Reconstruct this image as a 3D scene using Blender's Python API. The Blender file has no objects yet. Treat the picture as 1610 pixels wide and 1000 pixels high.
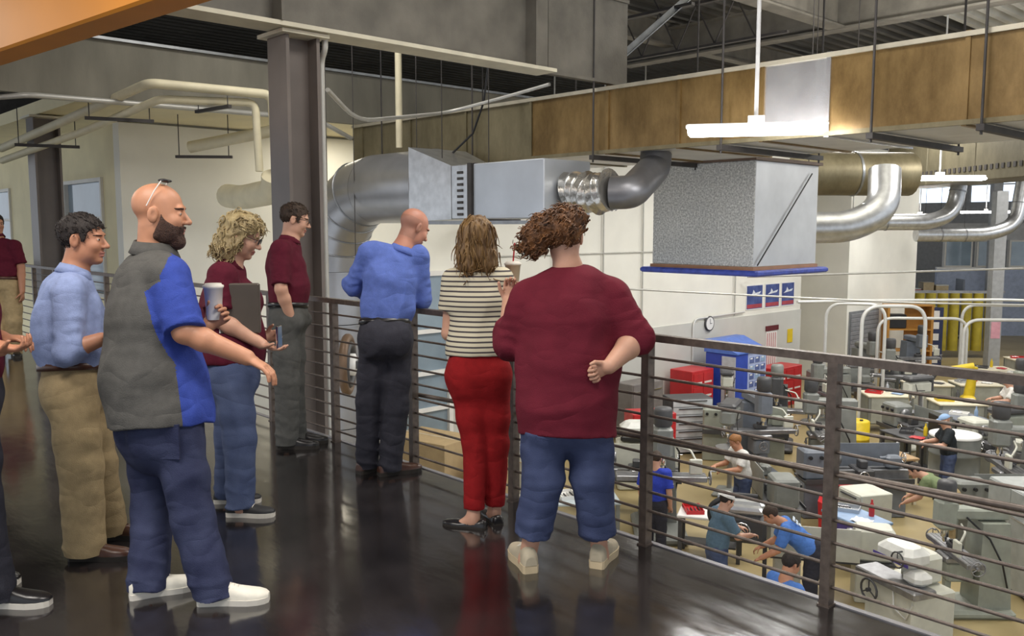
import bpy, math, random
import numpy as np
from mathutils import Vector, Matrix
R = random.Random(7)
S = bpy.context.scene
COL = S.collection
pi = math.pi

# ---------------------------------------------------------------- camera, world, lights, exposure
cam = bpy.data.cameras.new('camera'); camo = bpy.data.objects.new('camera', cam); COL.objects.link(camo)
cam.sensor_width = 36; cam.lens = 36 * 1375 / 1610; cam.clip_end = 300
_p, _a = math.radians(5.94), math.radians(43.0)
_f = Vector((-math.cos(_a) * math.cos(_p), math.sin(_a) * math.cos(_p), -math.sin(_p)))
_r = Vector((math.sin(_a), math.cos(_a), 0)); _u = _r.cross(_f)
camo.matrix_world = Matrix(((_r.x, _u.x, -_f.x, 0), (_r.y, _u.y, -_f.y, 0), (_r.z, _u.z, -_f.z, 1.62), (0, 0, 0, 1)))
S.camera = camo
w = bpy.data.worlds.new('world'); S.world = w; w.use_nodes = True
w.node_tree.nodes['Background'].inputs[0].default_value = (0.86, 0.92, 1.0, 1)
w.node_tree.nodes['Background'].inputs[1].default_value = 0.8
S.view_settings.view_transform = 'Standard'; S.view_settings.look = 'None'
S.view_settings.gamma = 1; S.view_settings.exposure = 0.35
S.view_settings.use_curve_mapping = False

def area(name, loc, size, power, col=(1, .96, .9), rot=(0, 0, 0), sy=None):
    l = bpy.data.lights.new(name, 'AREA'); l.energy = power; l.color = col
    l.size = size
    if sy: l.shape = 'RECTANGLE'; l.size_y = sy
    o = bpy.data.objects.new(name, l); o.location = loc; o.rotation_euler = rot; COL.objects.link(o); return o
# unseen area lights added to brighten the machine hall and the walkway
for x, y, z, p_ in ((-8.4, 11.6, 3.5, 170), (-8.5, 17.5, 4.2, 250), (-10, 23, 4.7, 250), (-4.5, 24, 4.8, 250), (-3, 14.5, 4.0, 230), (-9, 34, 5.5, 260), (-3, 34, 5.5, 260)):
    area('hall_fill', (x, y, z), 2.2, p_, (1, .97, .92))
area('hall_fill', (-3.0, 4.6, 5.1), 1.8, 120, (1, .96, .90))  # added above the frame to lift the plenum, duct face and people
area('hall_fill', (-8.6, 5.2, 5.3), 1.8, 90, (1, .96, .90))  # second added light above the frame, on the same side
area('deck_fill', (-4.6, 12.0, 3.5), 1.2, 260, (1, .97, .92), (pi, 0, 0))  # added upward light, hidden by the duct, to brighten the roof deck
area('walkway_fill', (-3.4, -0.6, 4.4), 1.6, 150, (1, .94, .86))  # first of three unseen fills added for the people on the walkway
area('walkway_fill', (-9.5, 0.2, 3.6), 1.4, 110, (1, .93, .83))
area('walkway_fill', (-0.6, 1.6, 4.4), 1.4, 120, (1, .94, .88))
area('under_deck_fill', (-12.8, 8.2, 3.18), 1.0, 30, (1, .92, .74))  # unseen warm fill below the soffit, without a fixture

# ---------------------------------------------------------------- materials
MATS = {}
def mat(name, col, rough=.6, metal=0., var=.12, scale=6., bump=0., bscale=40., emit=0., spec=.5, col2=None, coord='Object', stretch=(1, 1, 1), detail=5, alpha=1., trans=0.):
    if name in MATS: return MATS[name]
    m = bpy.data.materials.new(name); m.use_nodes = True; nt = m.node_tree; N = nt.nodes; L = nt.links
    b = N['Principled BSDF']
    b.inputs['Roughness'].default_value = rough; b.inputs['Metallic'].default_value = metal
    b.inputs['Specular IOR Level'].default_value = spec
    c = tuple(col) + (1,)
    tc = N.new('ShaderNodeTexCoord'); mp = N.new('ShaderNodeMapping'); mp.inputs['Scale'].default_value = stretch
    L.new(tc.outputs[coord], mp.inputs['Vector'])
    if var > 0 or col2:
        n = N.new('ShaderNodeTexNoise'); n.inputs['Scale'].default_value = scale; n.inputs['Detail'].default_value = detail
        L.new(mp.outputs[0], n.inputs['Vector'])
        r = N.new('ShaderNodeValToRGB'); r.color_ramp.elements[0].position = .3; r.color_ramp.elements[1].position = .7
        a = tuple(max(0, v * (1 - var)) for v in col) + (1,)
        d = (tuple(col2) + (1,)) if col2 else tuple(min(1, v * (1 + var)) for v in col) + (1,)
        if col2: a = c
        r.color_ramp.elements[0].color = a; r.color_ramp.elements[1].color = d
        L.new(n.outputs[0], r.inputs[0]); L.new(r.outputs[0], b.inputs['Base Color'])
    else: b.inputs['Base Color'].default_value = c
    if bump > 0:
        n2 = N.new('ShaderNodeTexNoise'); n2.inputs['Scale'].default_value = bscale; n2.inputs['Detail'].default_value = 4
        L.new(mp.outputs[0], n2.inputs['Vector'])
        bp = N.new('ShaderNodeBump'); bp.inputs['Strength'].default_value = bump; bp.inputs['Distance'].default_value = .02
        L.new(n2.outputs[0], bp.inputs['Height']); L.new(bp.outputs[0], b.inputs['Normal'])
    if emit > 0:
        b.inputs['Emission Color'].default_value = c; b.inputs['Emission Strength'].default_value = emit
    if alpha < 1: b.inputs['Alpha'].default_value = alpha
    if trans > 0: b.inputs['Transmission Weight'].default_value = trans
    MATS[name] = m; return m

# ---------------------------------------------------------------- mesh builder
class MB:
    def __init__(s): s.v = []; s.f = []; s.sm = []; s.mi = []; s.cur = 0
    def add(s, vs, fs, smooth=False):
        o = len(s.v); s.v += [tuple(v) for v in vs]
        s.f += [tuple(o + i for i in f) for f in fs]; s.sm += [smooth] * len(fs); s.mi += [s.cur] * len(fs); return s
    def m(s, i): s.cur = i; return s
    def box(s, lo, hi, rz=0, c=None, tilt=None, taper=1.):
        x0, y0, z0 = lo; x1, y1, z1 = hi
        cx, cy = (x0 + x1) / 2, (y0 + y1) / 2
        vs = []
        for z, k in ((z0, 1), (z1, taper)):
            for x, y in ((x0, y0), (x1, y0), (x1, y1), (x0, y1)):
                vs.append((cx + (x - cx) * k, cy + (y - cy) * k, z))
        if tilt: vs = [tuple(tilt @ Vector(v)) for v in vs]
        if rz:
            px, py = c if c else (cx, cy); cs, sn = math.cos(rz), math.sin(rz)
            vs = [(px + (x - px) * cs - (y - py) * sn, py + (x - px) * sn + (y - py) * cs, z) for x, y, z in vs]
        return s.add(vs, [(0, 3, 2, 1), (4, 5, 6, 7), (0, 1, 5, 4), (1, 2, 6, 5), (2, 3, 7, 6), (3, 0, 4, 7)])
    def bbox(s, lo, hi, b=.01):          # box with chamfered vertical and top edges
        x0, y0, z0 = lo; x1, y1, z1 = hi; b = min(b, (x1 - x0) / 3, (y1 - y0) / 3, (z1 - z0) / 3)
        def ring(d, z): return [(x0 + d + b, y0 + d, z), (x1 - d - b, y0 + d, z), (x1 - d, y0 + d + b, z), (x1 - d, y1 - d - b, z), (x1 - d - b, y1 - d, z), (x0 + d + b, y1 - d, z), (x0 + d, y1 - d - b, z), (x0 + d, y0 + d + b, z)]
        rs = [ring(b, z0), ring(0, z0 + b), ring(0, z1 - b), ring(b, z1)]
        vs = [v for r in rs for v in r]; fs = [tuple(range(7, -1, -1)), tuple(range(24, 32))]
        for k in range(3):
            for i in range(8): j = (i + 1) % 8; fs.append((k * 8 + i, k * 8 + j, k * 8 + 8 + j, k * 8 + 8 + i))
        return s.add(vs, fs)
    def cyl(s, a, b, r, r2=None, n=12, cap=True, smooth=True):
        a = Vector(a); b = Vector(b); r2 = r if r2 is None else r2
        d = (b - a).normalized(); t = Vector((0, 0, 1)) if abs(d.z) < .9 else Vector((1, 0, 0))
        u = d.cross(t).normalized(); w_ = d.cross(u)
        vs = []
        for c, rr in ((a, r), (b, r2)):
            for i in range(n):
                q = 2 * pi * i / n; vs.append(c + u * (rr * math.cos(q)) + w_ * (rr * math.sin(q)))
        fs = [(i, i + n, (i + 1) % n + n, (i + 1) % n) for i in range(n)]
        s.add(vs, fs, smooth)
        if cap: s.add(vs, [tuple(range(n)), tuple(range(2 * n - 1, n - 1, -1))], False)
        return s
    def tube(s, pts, r, n=8, smooth=True, closed=False, rs=None):
        pts = [Vector(p) for p in pts]; m = len(pts); vs = []; prev = None
        for k, p in enumerate(pts):
            if closed: d = pts[(k + 1) % m] - pts[k - 1]
            else: d = pts[min(k + 1, m - 1)] - pts[max(k - 1, 0)]
            d.normalize()
            if prev is None:
                t = Vector((0, 0, 1)) if abs(d.z) < .9 else Vector((1, 0, 0)); u = d.cross(t).normalized()
            else: u = (prev - d * prev.dot(d)).normalized()
            prev = u; w_ = d.cross(u); rr = rs[k] if rs else r
            for i in range(n):
                q = 2 * pi * i / n; vs.append(p + u * (rr * math.cos(q)) + w_ * (rr * math.sin(q)))
        fs = []
        for k in range(m if closed else m - 1):
            k2 = (k + 1) % m
            for i in range(n): j = (i + 1) % n; fs.append((k * n + i, k * n + j, k2 * n + j, k2 * n + i))
        s.add(vs, fs, smooth)
        if not closed: s.add(vs, [tuple(range(n - 1, -1, -1)), tuple(range((m - 1) * n, m * n))], False)
        return s
    def bend(s, pts, r, rad=.1, n=8, seg=5):   # tube with rounded corners
        return s.tube(fillet(pts, rad, seg), r, n)
    def lathe(s, c, prof, n=20, axis='z', cap=True):
        vs = []
        ax = {'z': lambda r, h, q: (r * math.cos(q), r * math.sin(q), h), 'x': lambda r, h, q: (h, r * math.cos(q), r * math.sin(q)), 'y': lambda r, h, q: (r * math.sin(q), h, r * math.cos(q))}[axis]
        for r, h in prof:
            for i in range(n):
                v = ax(r, h, 2 * pi * i / n); vs.append((c[0] + v[0], c[1] + v[1], c[2] + v[2]))
        fs = []
        for k in range(len(prof) - 1):
            for i in range(n): j = (i + 1) % n; fs.append((k * n + i, k * n + j, k * n + n + j, k * n + n + i))
        s.add(vs, fs, True)
        if cap: s.add(vs, [tuple(range(n - 1, -1, -1)), tuple(range((len(prof) - 1) * n, len(prof) * n))], False)
        return s
    def ball(s, c, r, n=12, sc=(1, 1, 1)):
        prof = [(max(.001, r * math.sin(pi * k / 8)), -r * math.cos(pi * k / 8)) for k in range(9)]
        o = len(s.v); s.lathe((0, 0, 0), prof, n)
        for i in range(o, len(s.v)):
            v = s.v[i]; s.v[i] = (c[0] + v[0] * sc[0], c[1] + v[1] * sc[1], c[2] + v[2] * sc[2])
        return s
    def prism(s, poly, a, b, axis='y'):      # polygon extruded along an axis
        k = len(poly); mk = {'y': lambda p, t: (p[0], t, p[1]), 'x': lambda p, t: (t, p[0], p[1]), 'z': lambda p, t: (p[0], p[1], t)}[axis]
        vs = [mk(p, a) for p in poly] + [mk(p, b) for p in poly]
        return s.add(vs, [tuple(range(k)), tuple(range(2 * k - 1, k - 1, -1))] + [(i, k + i, k + (i + 1) % k, (i + 1) % k) for i in range(k)])
    def build(s, name, m, parent=None, loc=None, fix=True):
        me = bpy.data.meshes.new(name); me.from_pydata(s.v, [], s.f)
        for x in (m if isinstance(m, (list, tuple)) else [m]): me.materials.append(x)
        me.polygons.foreach_set('use_smooth', s.sm)
        if max(s.mi, default=0): me.polygons.foreach_set('material_index', s.mi)
        me.update()
        if fix:
            import bmesh
            b = bmesh.new(); b.from_mesh(me); bmesh.ops.recalc_face_normals(b, faces=b.faces); b.to_mesh(me); b.free()
        o = bpy.data.objects.new(name, me); COL.objects.link(o)
        if parent is not None: o.parent = parent
        if loc: o.location = loc
        return o
def fillet(pts, rad, seg=5):
    pts = [Vector(p) for p in pts]; out = [pts[0]]
    for k in range(1, len(pts) - 1):
        p = pts[k]; a = pts[k - 1] - p; b = pts[k + 1] - p
        r = min(rad, a.length * .49, b.length * .49); a = p + a.normalized() * r; b = p + b.normalized() * r
        for i in range(seg + 1):
            t = i / seg; out.append(a * (1 - t) ** 2 + p * (2 * t * (1 - t)) + b * t ** 2)
    out.append(pts[-1]); return out
def tag(o, label=None, cat=None, group=None, kind=None):
    if label: o['label'] = label
    if cat: o['category'] = cat
    if group: o['group'] = group
    if kind: o['kind'] = kind
    return o
def thing(name, label, cat, loc=(0, 0, 0), rz=0, group=None):
    o = bpy.data.objects.new(name, None); o.empty_display_size = .1; COL.objects.link(o)
    o.location = loc; o.rotation_euler = (0, 0, rz); return tag(o, label, cat, group)
def struct(name, mb, m, parent=None, label=None):
    o = mb.build(name, m, parent); o['kind'] = 'structure'
    if label: o['label'] = label
    return o
def kids(o): return [c for c in bpy.data.objects if c.parent == o]
def copy_tree(o, parent=None):
    c = o.copy(); COL.objects.link(c)
    if parent is not None: c.parent = parent
    for ch in kids(o): copy_tree(ch, c)
    return c
def rot2(x, y, a): return x * math.cos(a) - y * math.sin(a), x * math.sin(a) + y * math.cos(a)

# shared materials
M_white = mat('white_paint', (.80, .79, .76), .55, var=.04)
M_cream = mat('cream_wall', (.72, .64, .40), .7, var=.06, scale=2, bump=.05)
M_wallw = mat('hall_wall_paint', (.80, .785, .71), .7, var=.04, scale=1.5)
M_wains = mat('hall_wainscot', (.56, .56, .52), .7, var=.05, scale=1.5)
M_rail = mat('rail_steel', (.125, .098, .082), .42, .35, var=.25, scale=30)
M_steel = mat('beam_steel', (.15, .138, .115), .65, .1, var=.25, scale=3, bump=.15)
M_dark = mat('dark_steel', (.045, .04, .038), .6, .1, var=.3, scale=5)
M_galv = mat('galvanized', (.55, .56, .57), .32, .85, var=.15, scale=9)
M_galvd = mat('galvanized_dull', (.30, .31, .32), .38, .8, var=.18, scale=7)
M_black = mat('black_plastic', (.015, .015, .017), .45, var=.1)
M_chrome = mat('chrome', (.75, .75, .76), .15, 1., var=.05)
M_glass = mat('window_glass', (.25, .32, .38), .08, .0, var=.2, scale=1, spec=.8)
M_lamp = mat('lamp_tube', (1, .98, .95), .5, emit=26., var=0)
# ================================================================ setting
HZ = -3.6                      # hall floor level
XW = -13.9                     # wall at the end of the hall
# balcony floor: polished dark concrete with scuffs
def floor_mat():
    m = mat('polished_floor', (.020, .017, .017), .2, 0, var=.5, scale=2.2, spec=.7)
    nt = m.node_tree; N = nt.nodes; L = nt.links; b = N['Principled BSDF']
    tc = N.new('ShaderNodeTexCoord')
    n = N.new('ShaderNodeTexNoise'); n.inputs['Scale'].default_value = 2.5; n.inputs['Detail'].default_value = 7; n.inputs['Roughness'].default_value = .62
    L.new(tc.outputs['Object'], n.inputs['Vector'])
    mr = N.new('ShaderNodeMapRange'); mr.inputs[1].default_value = .3; mr.inputs[2].default_value = .72; mr.inputs[3].default_value = .05; mr.inputs[4].default_value = .22
    L.new(n.outputs[0], mr.inputs[0]); L.new(mr.outputs[0], b.inputs['Roughness'])
    n2 = N.new('ShaderNodeTexNoise'); n2.inputs['Scale'].default_value = 5; n2.inputs['Detail'].default_value = 8
    mp = N.new('ShaderNodeMapping'); mp.inputs['Scale'].default_value = (1, 2.2, 1); L.new(tc.outputs['Object'], mp.inputs[0]); L.new(mp.outputs[0], n2.inputs['Vector'])
    bp = N.new('ShaderNodeBump'); bp.inputs['Strength'].default_value = .07; bp.inputs['Distance'].default_value = .02
    L.new(n2.outputs[0], bp.inputs['Height']); L.new(bp.outputs[0], b.inputs['Normal'])
    b.inputs['IOR'].default_value = 1.6; b.inputs['Coat Weight'].default_value = .6; b.inputs['Coat Roughness'].default_value = .12
    return m
struct('floor', MB().box((-24, -6, -.3), (6, 3.485, 0)), floor_mat(), label='dark polished concrete walkway floor with scuffs')
struct('trim_1', MB().box((-24, 3.485, -.34), (6, 3.515, .006)), mat('edge_angle', (.24, .235, .25), .4, .4), label='steel angle along the open edge of the walkway')
def hallfloor():
    return mat('hall_floor_concrete', (.31, .235, .105), .38, 0, var=.22, scale=.9, bump=.02, col2=(.41, .33, .17))
struct('floor_hall', MB().box((-40, 3.7, HZ - .2), (14, 62, HZ)), hallfloor(), label='tan concrete floor of the machine hall below')
# walls: the hall end wall (upper white, lower grey band), built from slabs round the openings
def wall_y(name, x, y0, y1, z0, z1, m, holes=(), t=.25, label=None):
    mb = MB(); ys = sorted({y0, y1, *[h[0] for h in holes], *[h[1] for h in holes]})
    for a, b in zip(ys, ys[1:]):
        cuts = [(h[2], h[3]) for h in holes if h[0] <= a and h[1] >= b]
        z = z0
        for c, d in sorted(cuts):
            if c > z: mb.box((x - t, a, z), (x, b, c))
            z = d
        if z < z1: mb.box((x - t, a, z), (x, b, z1))
    return struct(name, mb, m, label=label)
YE = 25.4
wall_y('wall_end', XW, 4.82, YE, -.955, 4.4, M_wallw, [(9.9, 11.25, -.955, .75), (4.82, 12.2, 3.2, 4.4)], label='white painted upper wall at the end of the hall')
wall_y('wall_end_lower', XW + .03, 4.82, YE, HZ, -.955, M_wains, [(9.9, 11.25, HZ, -.955)], t=.28, label='grey painted lower band of the hall end wall')
mbw = MB()
WIN = [(-23.2, -20.3), (-16.7, -14.75)]; YL = 4.84
xs = [-32, -23.2, -20.3, -16.7, -14.75, XW - .26]
for a, b in zip(xs, xs[1:]):
    if (a, b) in WIN: mbw.box((a, YL, HZ), (b, YL + .25, .48)); mbw.box((a, YL, 2.41), (b, YL + .25, 3.24))
    else: mbw.box((a, YL, HZ), (b, YL + .25, 3.24))
struct('wall_left', mbw, M_cream, label='cream side wall with two windows left of the walkway')
M_frame = mat('window_frame', (.62, .60, .55), .5, var=.04)
for k, (a, b) in enumerate(WIN):
    f = MB(); t = .06; y = YL
    f.box((a, y - .04, .48), (a + t, y + .1, 2.41)).box((b - t, y - .04, .48), (b, y + .1, 2.41)).box((a + t, y - .04, .48), (b - t, y + .1, .54)).box((a + t, y - .04, 2.35), (b - t, y + .1, 2.41))
    f.box((a + t, y, 1.74), (b - t, y + .07, 1.79))
    wo = struct('window_%d' % (k + 1), f, M_frame, label='white framed window in the cream side wall, %s' % ('nearest the far corner' if k == 0 else 'nearest the hall'))
    MB().box((a + t, y + .03, .54), (b - t, y + .05, 1.74)).build('pane', M_glass, wo)
    MB().box((a + t, y + .03, 1.79), (b - t, y + .05, 2.35)).build('pane', M_glass, wo)
    for i in range(9): MB().box((a + t, y + .055, 1.82 + i * .058), (b - t, y + .075, 1.85 + i * .058)).build('slat', mat('blind', (.5, .53, .55), .6), wo)
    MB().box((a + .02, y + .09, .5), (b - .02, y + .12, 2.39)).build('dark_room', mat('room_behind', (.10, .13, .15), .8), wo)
# door with sidelights behind the rail in the end wall
dw = thing('glazed_door', 'white framed glazed door in the end wall behind the bald man', 'door', (XW, 9.9, HZ))
m_ = MB().box((-.1, 0, 0), (.06, .1, 4.35)).box((-.1, 1.25, 0), (.06, 1.35, 4.35)).box((-.1, .1, 4.25), (.06, 1.25, 4.35)).box((-.1, .1, 2.25), (.06, 1.25, 2.33)).box((-.1, .1, 3.1), (.06, 1.25, 3.18)).box((-.1, .1, 1.5), (.04, 1.25, 1.58)).box((-.1, .1, 0), (.04, 1.25, .25))
m_.build('frame', M_white, dw)
for z0, z1, nm in ((.25, 1.5, 'pane'), (1.58, 2.25, 'pane'), (2.33, 3.1, 'pane'), (3.18, 4.25, 'pane')): MB().box((-.04, .1, z0), (-.02, 1.25, z1)).build(nm, M_glass, dw)
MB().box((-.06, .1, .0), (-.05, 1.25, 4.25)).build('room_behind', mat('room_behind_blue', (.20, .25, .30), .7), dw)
MB().cyl((.06, .2, 1.0), (.06, .2, 1.25), .012, n=8).build('door_handle', M_chrome, dw)
struct('ceiling_soffit', MB().box((-32, 3.75, 3.24), (-11.6, 12.2, 3.42)), M_cream, label='cream soffit between grey fascia and end wall')
M_conc = mat('grey_concrete', (.20, .188, .15), .85, var=.22, scale=2.2, bump=.25, bscale=14, stretch=(1, 1, .35))
struct('trim_2', MB().box((-11.66, -2, 3.18), (-11.52, 12.2, 3.91)), M_conc, label='grey concrete fascia along the edge of the upper deck')
struct('trim_3', MB().box((-11.75, -2, 3.91), (-11.46, 12.2, 3.945)), M_galvd, label='thin metal cap along the top of the fascia')
struct('wall_block', MB().box((-17.6, 28.35, HZ), (XW + .1, 33.8, 4.3)), M_wallw, label='pale block of rooms jutting out beyond the end wall')
rd = struct('door_2', MB().box((XW + .1, 28.5, HZ), (XW + .14, 30.7, -1.25)), mat('roller_frame', (.20, .21, .22), .6), label='grey slatted roller door low in the pale block')
for k in range(15): MB().bbox((XW + .14, 28.55, HZ + .03 + k * .15), (XW + .175, 30.65, HZ + .17 + k * .15), .012).build('slat', mat('roller_slat', (.27, .28, .30), .5, .3), rd)
struct('wall_recess', MB().box((-18, YE, HZ), (-16.3, 28.35, 4.3)), M_cream, label='cream recess wall between end wall and block')
dd = struct('door_1', MB().box((-16.3, 26.5, HZ), (-16.24, 27.9, -1.3)), mat('door_grey', (.16, .155, .15), .6), label='dark grey door in the recess right of the end wall')
MB().box((-16.24, 26.7, HZ + .95), (-16.18, 26.85, HZ + 1.05)).build('door_handle', M_chrome, dd)
# far wall with a strip of high windows
M_farw = mat('far_wall', (.42, .42, .42), .8, var=.1)
mbf = MB().box((-40, 52, HZ), (14, 52.3, 3.0)).box((-40, 52, 4.9), (14, 52.3, 7))
xs_ = [-40 + 3 * i for i in range(19)]
for x in xs_: mbf.box((x, 52, 3.0), (x + .5, 52.3, 4.9))
struct('wall_far', mbf, M_farw, label='grey far wall of the hall under a strip of high windows')
M_sky = mat('clerestory_glass', (.72, .84, 1.0), .2, emit=1.3, var=.0)
for i, x in enumerate(xs_[:-1]):
    if -25 < x < 2:
        wo = struct('window_%d' % (i + 3), MB().box((x + .5, 52.05, 3.0), (x + .56, 52.2, 4.9)).box((x + 2.94, 52.05, 3.0), (x + 3, 52.2, 4.9)).box((x + .56, 52.05, 3.9), (x + 2.94, 52.2, 3.97)), M_frame, label='high bright clerestory window in the far wall')
        MB().box((x + .56, 52.1, 3.0), (x + 2.94, 52.15, 3.9)).build('pane', M_sky, wo)
        MB().box((x + .56, 52.1, 3.97), (x + 2.94, 52.15, 4.9)).build('pane', M_sky, wo)
# corrugated roof deck over everything: pale on the right, dark on the left
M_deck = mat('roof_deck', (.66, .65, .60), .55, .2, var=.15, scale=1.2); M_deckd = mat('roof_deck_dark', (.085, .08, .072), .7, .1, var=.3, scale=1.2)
def deck(x, x1):
    mb = MB(); prof = []; a = x
    while x < x1 - .1:
        prof += [(x, 6.0), (x + .12, 6.0), (x + .16, 6.12), (x + .28, 6.12)]; x += .32
    prof.append((x1, 6.0)); vs = [(p, 3.0, z) for p, z in prof] + [(p, 62, z) for p, z in prof]; n = len(prof)
    mb.add(vs, [(i, i + 1, n + i + 1, n + i) for i in range(n - 1)]); mb.box((a, 3.0, 6.13), (x1, 62, 6.25)); return mb
struct('ceiling', deck(-7.6, 14), M_deck, label='pale corrugated metal roof deck over the right of the hall')
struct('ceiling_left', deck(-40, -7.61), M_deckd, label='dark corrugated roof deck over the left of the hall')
struct('wall_upper', MB().box((-24.3, -2, 3.42), (-24, 40, 6.1)), mat('dark_upper_wall', (.06, .056, .05), .85, var=.2), label='dark wall far behind the upper deck')
struct('ceiling_walkway', MB().box((-34, -6, 5.2), (6, 3.0, 5.4)), mat('dark_ceiling', (.06, .058, .055), .85, var=.2), label='dark ceiling over the walkway')
# ================================================================ structural steel, ducts and pipes overhead
def ibeam(mb, a, b, w, h, tf=.03, tw=.02):     # wide-flange section from a to b (horizontal, centre of bottom flange)
    a = Vector(a); b = Vector(b); d = (b - a).normalized(); s = Vector((-d.y, d.x, 0))
    def slab(hw, z0, z1):
        vs = []
        for p in (a, b):
            for u, z in ((-hw, z0), (hw, z0), (hw, z1), (-hw, z1)): vs.append(p + s * u + Vector((0, 0, z)))
        mb.add(vs, [(0, 1, 2, 3), (7, 6, 5, 4), (0, 4, 5, 1), (1, 5, 6, 2), (2, 6, 7, 3), (3, 7, 4, 0)])
    slab(w / 2, 0, tf); slab(w / 2, h - tf, h); slab(tw / 2, tf, h - tf); return mb
M_flange = mat('cream_flange', (.60, .56, .44), .6, var=.12, scale=4)
def steel_beam(label, a, b, w, h, flange=False, group=None):
    t = thing('steel_beam', label, 'beam', tuple(a), 0, group)
    A = Vector((0, 0, 0)); B = Vector(b) - Vector(a); d = B.normalized(); s = Vector((-d.y, d.x, 0))
    def slab(nm, hw, z0, z1, m):
        vs = []
        for p in (A, B):
            for u, z in ((-hw, z0), (hw, z0), (hw, z1), (-hw, z1)): vs.append(p + s * u + Vector((0, 0, z)))
        MB().add(vs, [(0, 1, 2, 3), (7, 6, 5, 4), (0, 4, 5, 1), (1, 5, 6, 2), (2, 6, 7, 3), (3, 7, 4, 0)]).build(nm, m, t)
    slab('bottom_flange', w / 2, 0, .035, M_flange if flange else M_steel); slab('top_flange', w / 2, h - .035, h, M_steel); slab('web', .015, .035, h - .035, M_steel)
    return t
t = steel_beam('deep grey steel beam with cream bottom flange on the brown column', (-6.57, -3, 3.205), (-6.57, 6.62, 3.205), .30, .95, True)
for y in (6.5, 9.3):
    MB().box((-.17, y, .035), (.17, y + .02, .915)).build('stiffener', M_steel, t)
steel_beam('short grey beam end resting over the long duct', (-6.57, 6.63, 3.205), (-6.57, 7.9, 3.205), .08, .95)
steel_beam('grey roof beam running beside the long duct at upper right', (-12.5, 15.0, 5.05), (6, 15.0, 5.05), .32, .62)
steel_beam('grey roof beam crossing above the box-shaped plenum', (-7.6, 4.2, 5.05), (-7.6, 14.8, 5.05), .3, .62)
steel_beam('dark roof beam far back above the end wall', (-11.3, 4.2, 5.3), (-11.3, 30, 5.3), .25, .5)
for k, y in enumerate((20, 26, 33, 41)):
    steel_beam('roof beam crossing the hall, number %s from the walkway' % ('two three four five'.split()[k]), (-15, y, 4.9), (6, y, 4.9), .3, .5)
# bar joists: dark lattice above the hall behind the main beam
for k, y in enumerate((10.6, 13.2)):
    t = thing('roof_joist', 'dark open-web roof joist above the long duct, %s from the walkway' % ('first second third fourth'.split()[k]), 'joist', (-12.2, y, 4.75))
    L_ = 4.6
    MB().box((0, -.04, 0), (L_, .04, .04)).build('bottom_chord', M_dark, t)
    MB().box((0, -.05, .75), (L_, .05, .80)).build('top_chord', M_dark, t)
    m_ = MB(); x = 0
    while x < L_ - .8: m_.cyl((x, 0, .03), (x + .4, 0, .76), .014, n=6).cyl((x + .4, 0, .76), (x + .8, 0, .03), .014, n=6); x += .8
    m_.build('web_bars', M_dark, t)
# diagonal braces
def brace(label, a, b, r=.05):
    a = Vector(a); b = Vector(b); m_ = MB(); d = (b - a)
    n = d.cross(Vector((0, 0, 1))).normalized(); u = n.cross(d).normalized()
    vs = []
    for p in (Vector(), d):
        for q in ((0, 0), (1, 0), (1, .15), (.15, .15), (.15, 1), (0, 1)): vs.append(p + n * (q[0] * r * 1.6) + u * (q[1] * r * 1.6))
    m_.add(vs, [(0, 1, 2, 3, 4, 5), (11, 10, 9, 8, 7, 6)] + [(i, 6 + i, 6 + (i + 1) % 6, (i + 1) % 6) for i in range(6)])
    return tag(m_.build('brace', M_galvd, loc=a), label, 'brace')
brace('grey angle brace slanting up to the roof right of the main beam', (-8.3, 9.9, 4.0), (-7.55, 11.2, 5.3), .06)
brace('grey angle brace crossing near the roof at top centre', (-8.6, 8.6, 4.9), (-6.3, 10.9, 4.9), .05)
brace('long grey brace descending left under the roof deck', (-7.9, 8.4, 5.5), (-5.2, 10.6, 4.9), .05)
# columns ------------------------------------------------------------------
M_col = mat('column_brown', (.155, .13, .115), .4, .15, var=.15, scale=2)
def column(label, x, y, z0, z1, w=.36, e=.3):
    t = thing('steel_column', label, 'column', (x, y, z0)); h = z1 - z0; a = w / 2; c = e / 2
    MB().box((-a, -c, 0), (a, -c + .03, h)).build('flange', M_col, t)
    MB().box((-a, c - .03, 0), (a, c, h)).build('flange', M_col, t)
    MB().box((-.012, -c + .03, 0), (.012, c - .03, h)).build('web', M_col, t)
    b = MB().box((-a - .06, -a - .06, 0), (a + .06, a + .06, .03)).build('base_plate', M_col, t)
    b = MB().box((-a - .06, -a - .06, h - .03), (a + .06, a + .06, h)).build('cap_plate', M_flange, t)
    return t
column('brown steel column rising beside the rail to the main beam', -6.685, 3.755, HZ, 3.2, .31, .31)
column('brown steel column beyond the rail at the far left', -14.2, 3.86, HZ, 3.22, .36, .36)
# conduit on the main column and loops
M_cond = mat('conduit_grey', (.50, .49, .45), .4, .3, var=.08)
m_ = MB().bend([(-6.635, 3.985, HZ), (-6.635, 3.985, 3.02), (-6.56, 3.98, 3.10), (-6.56, 3.98, 3.2)], .026, .08, 8)
tag(m_.build('conduit', M_cond), 'pale vertical conduit beside the brown column', 'conduit')
m_ = MB().bend([(-6.62, 4.03, 2.78), (-7.2, 4.7, 2.62), (-8.6, 6.9, 3.02), (-7.6, 7.0, 3.12), (-6.9, 7.0, 3.18)], .02, .4, 8)
tag(m_.build('conduit', M_cond), 'thin grey conduit swooping from column to duct', 'conduit')
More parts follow.
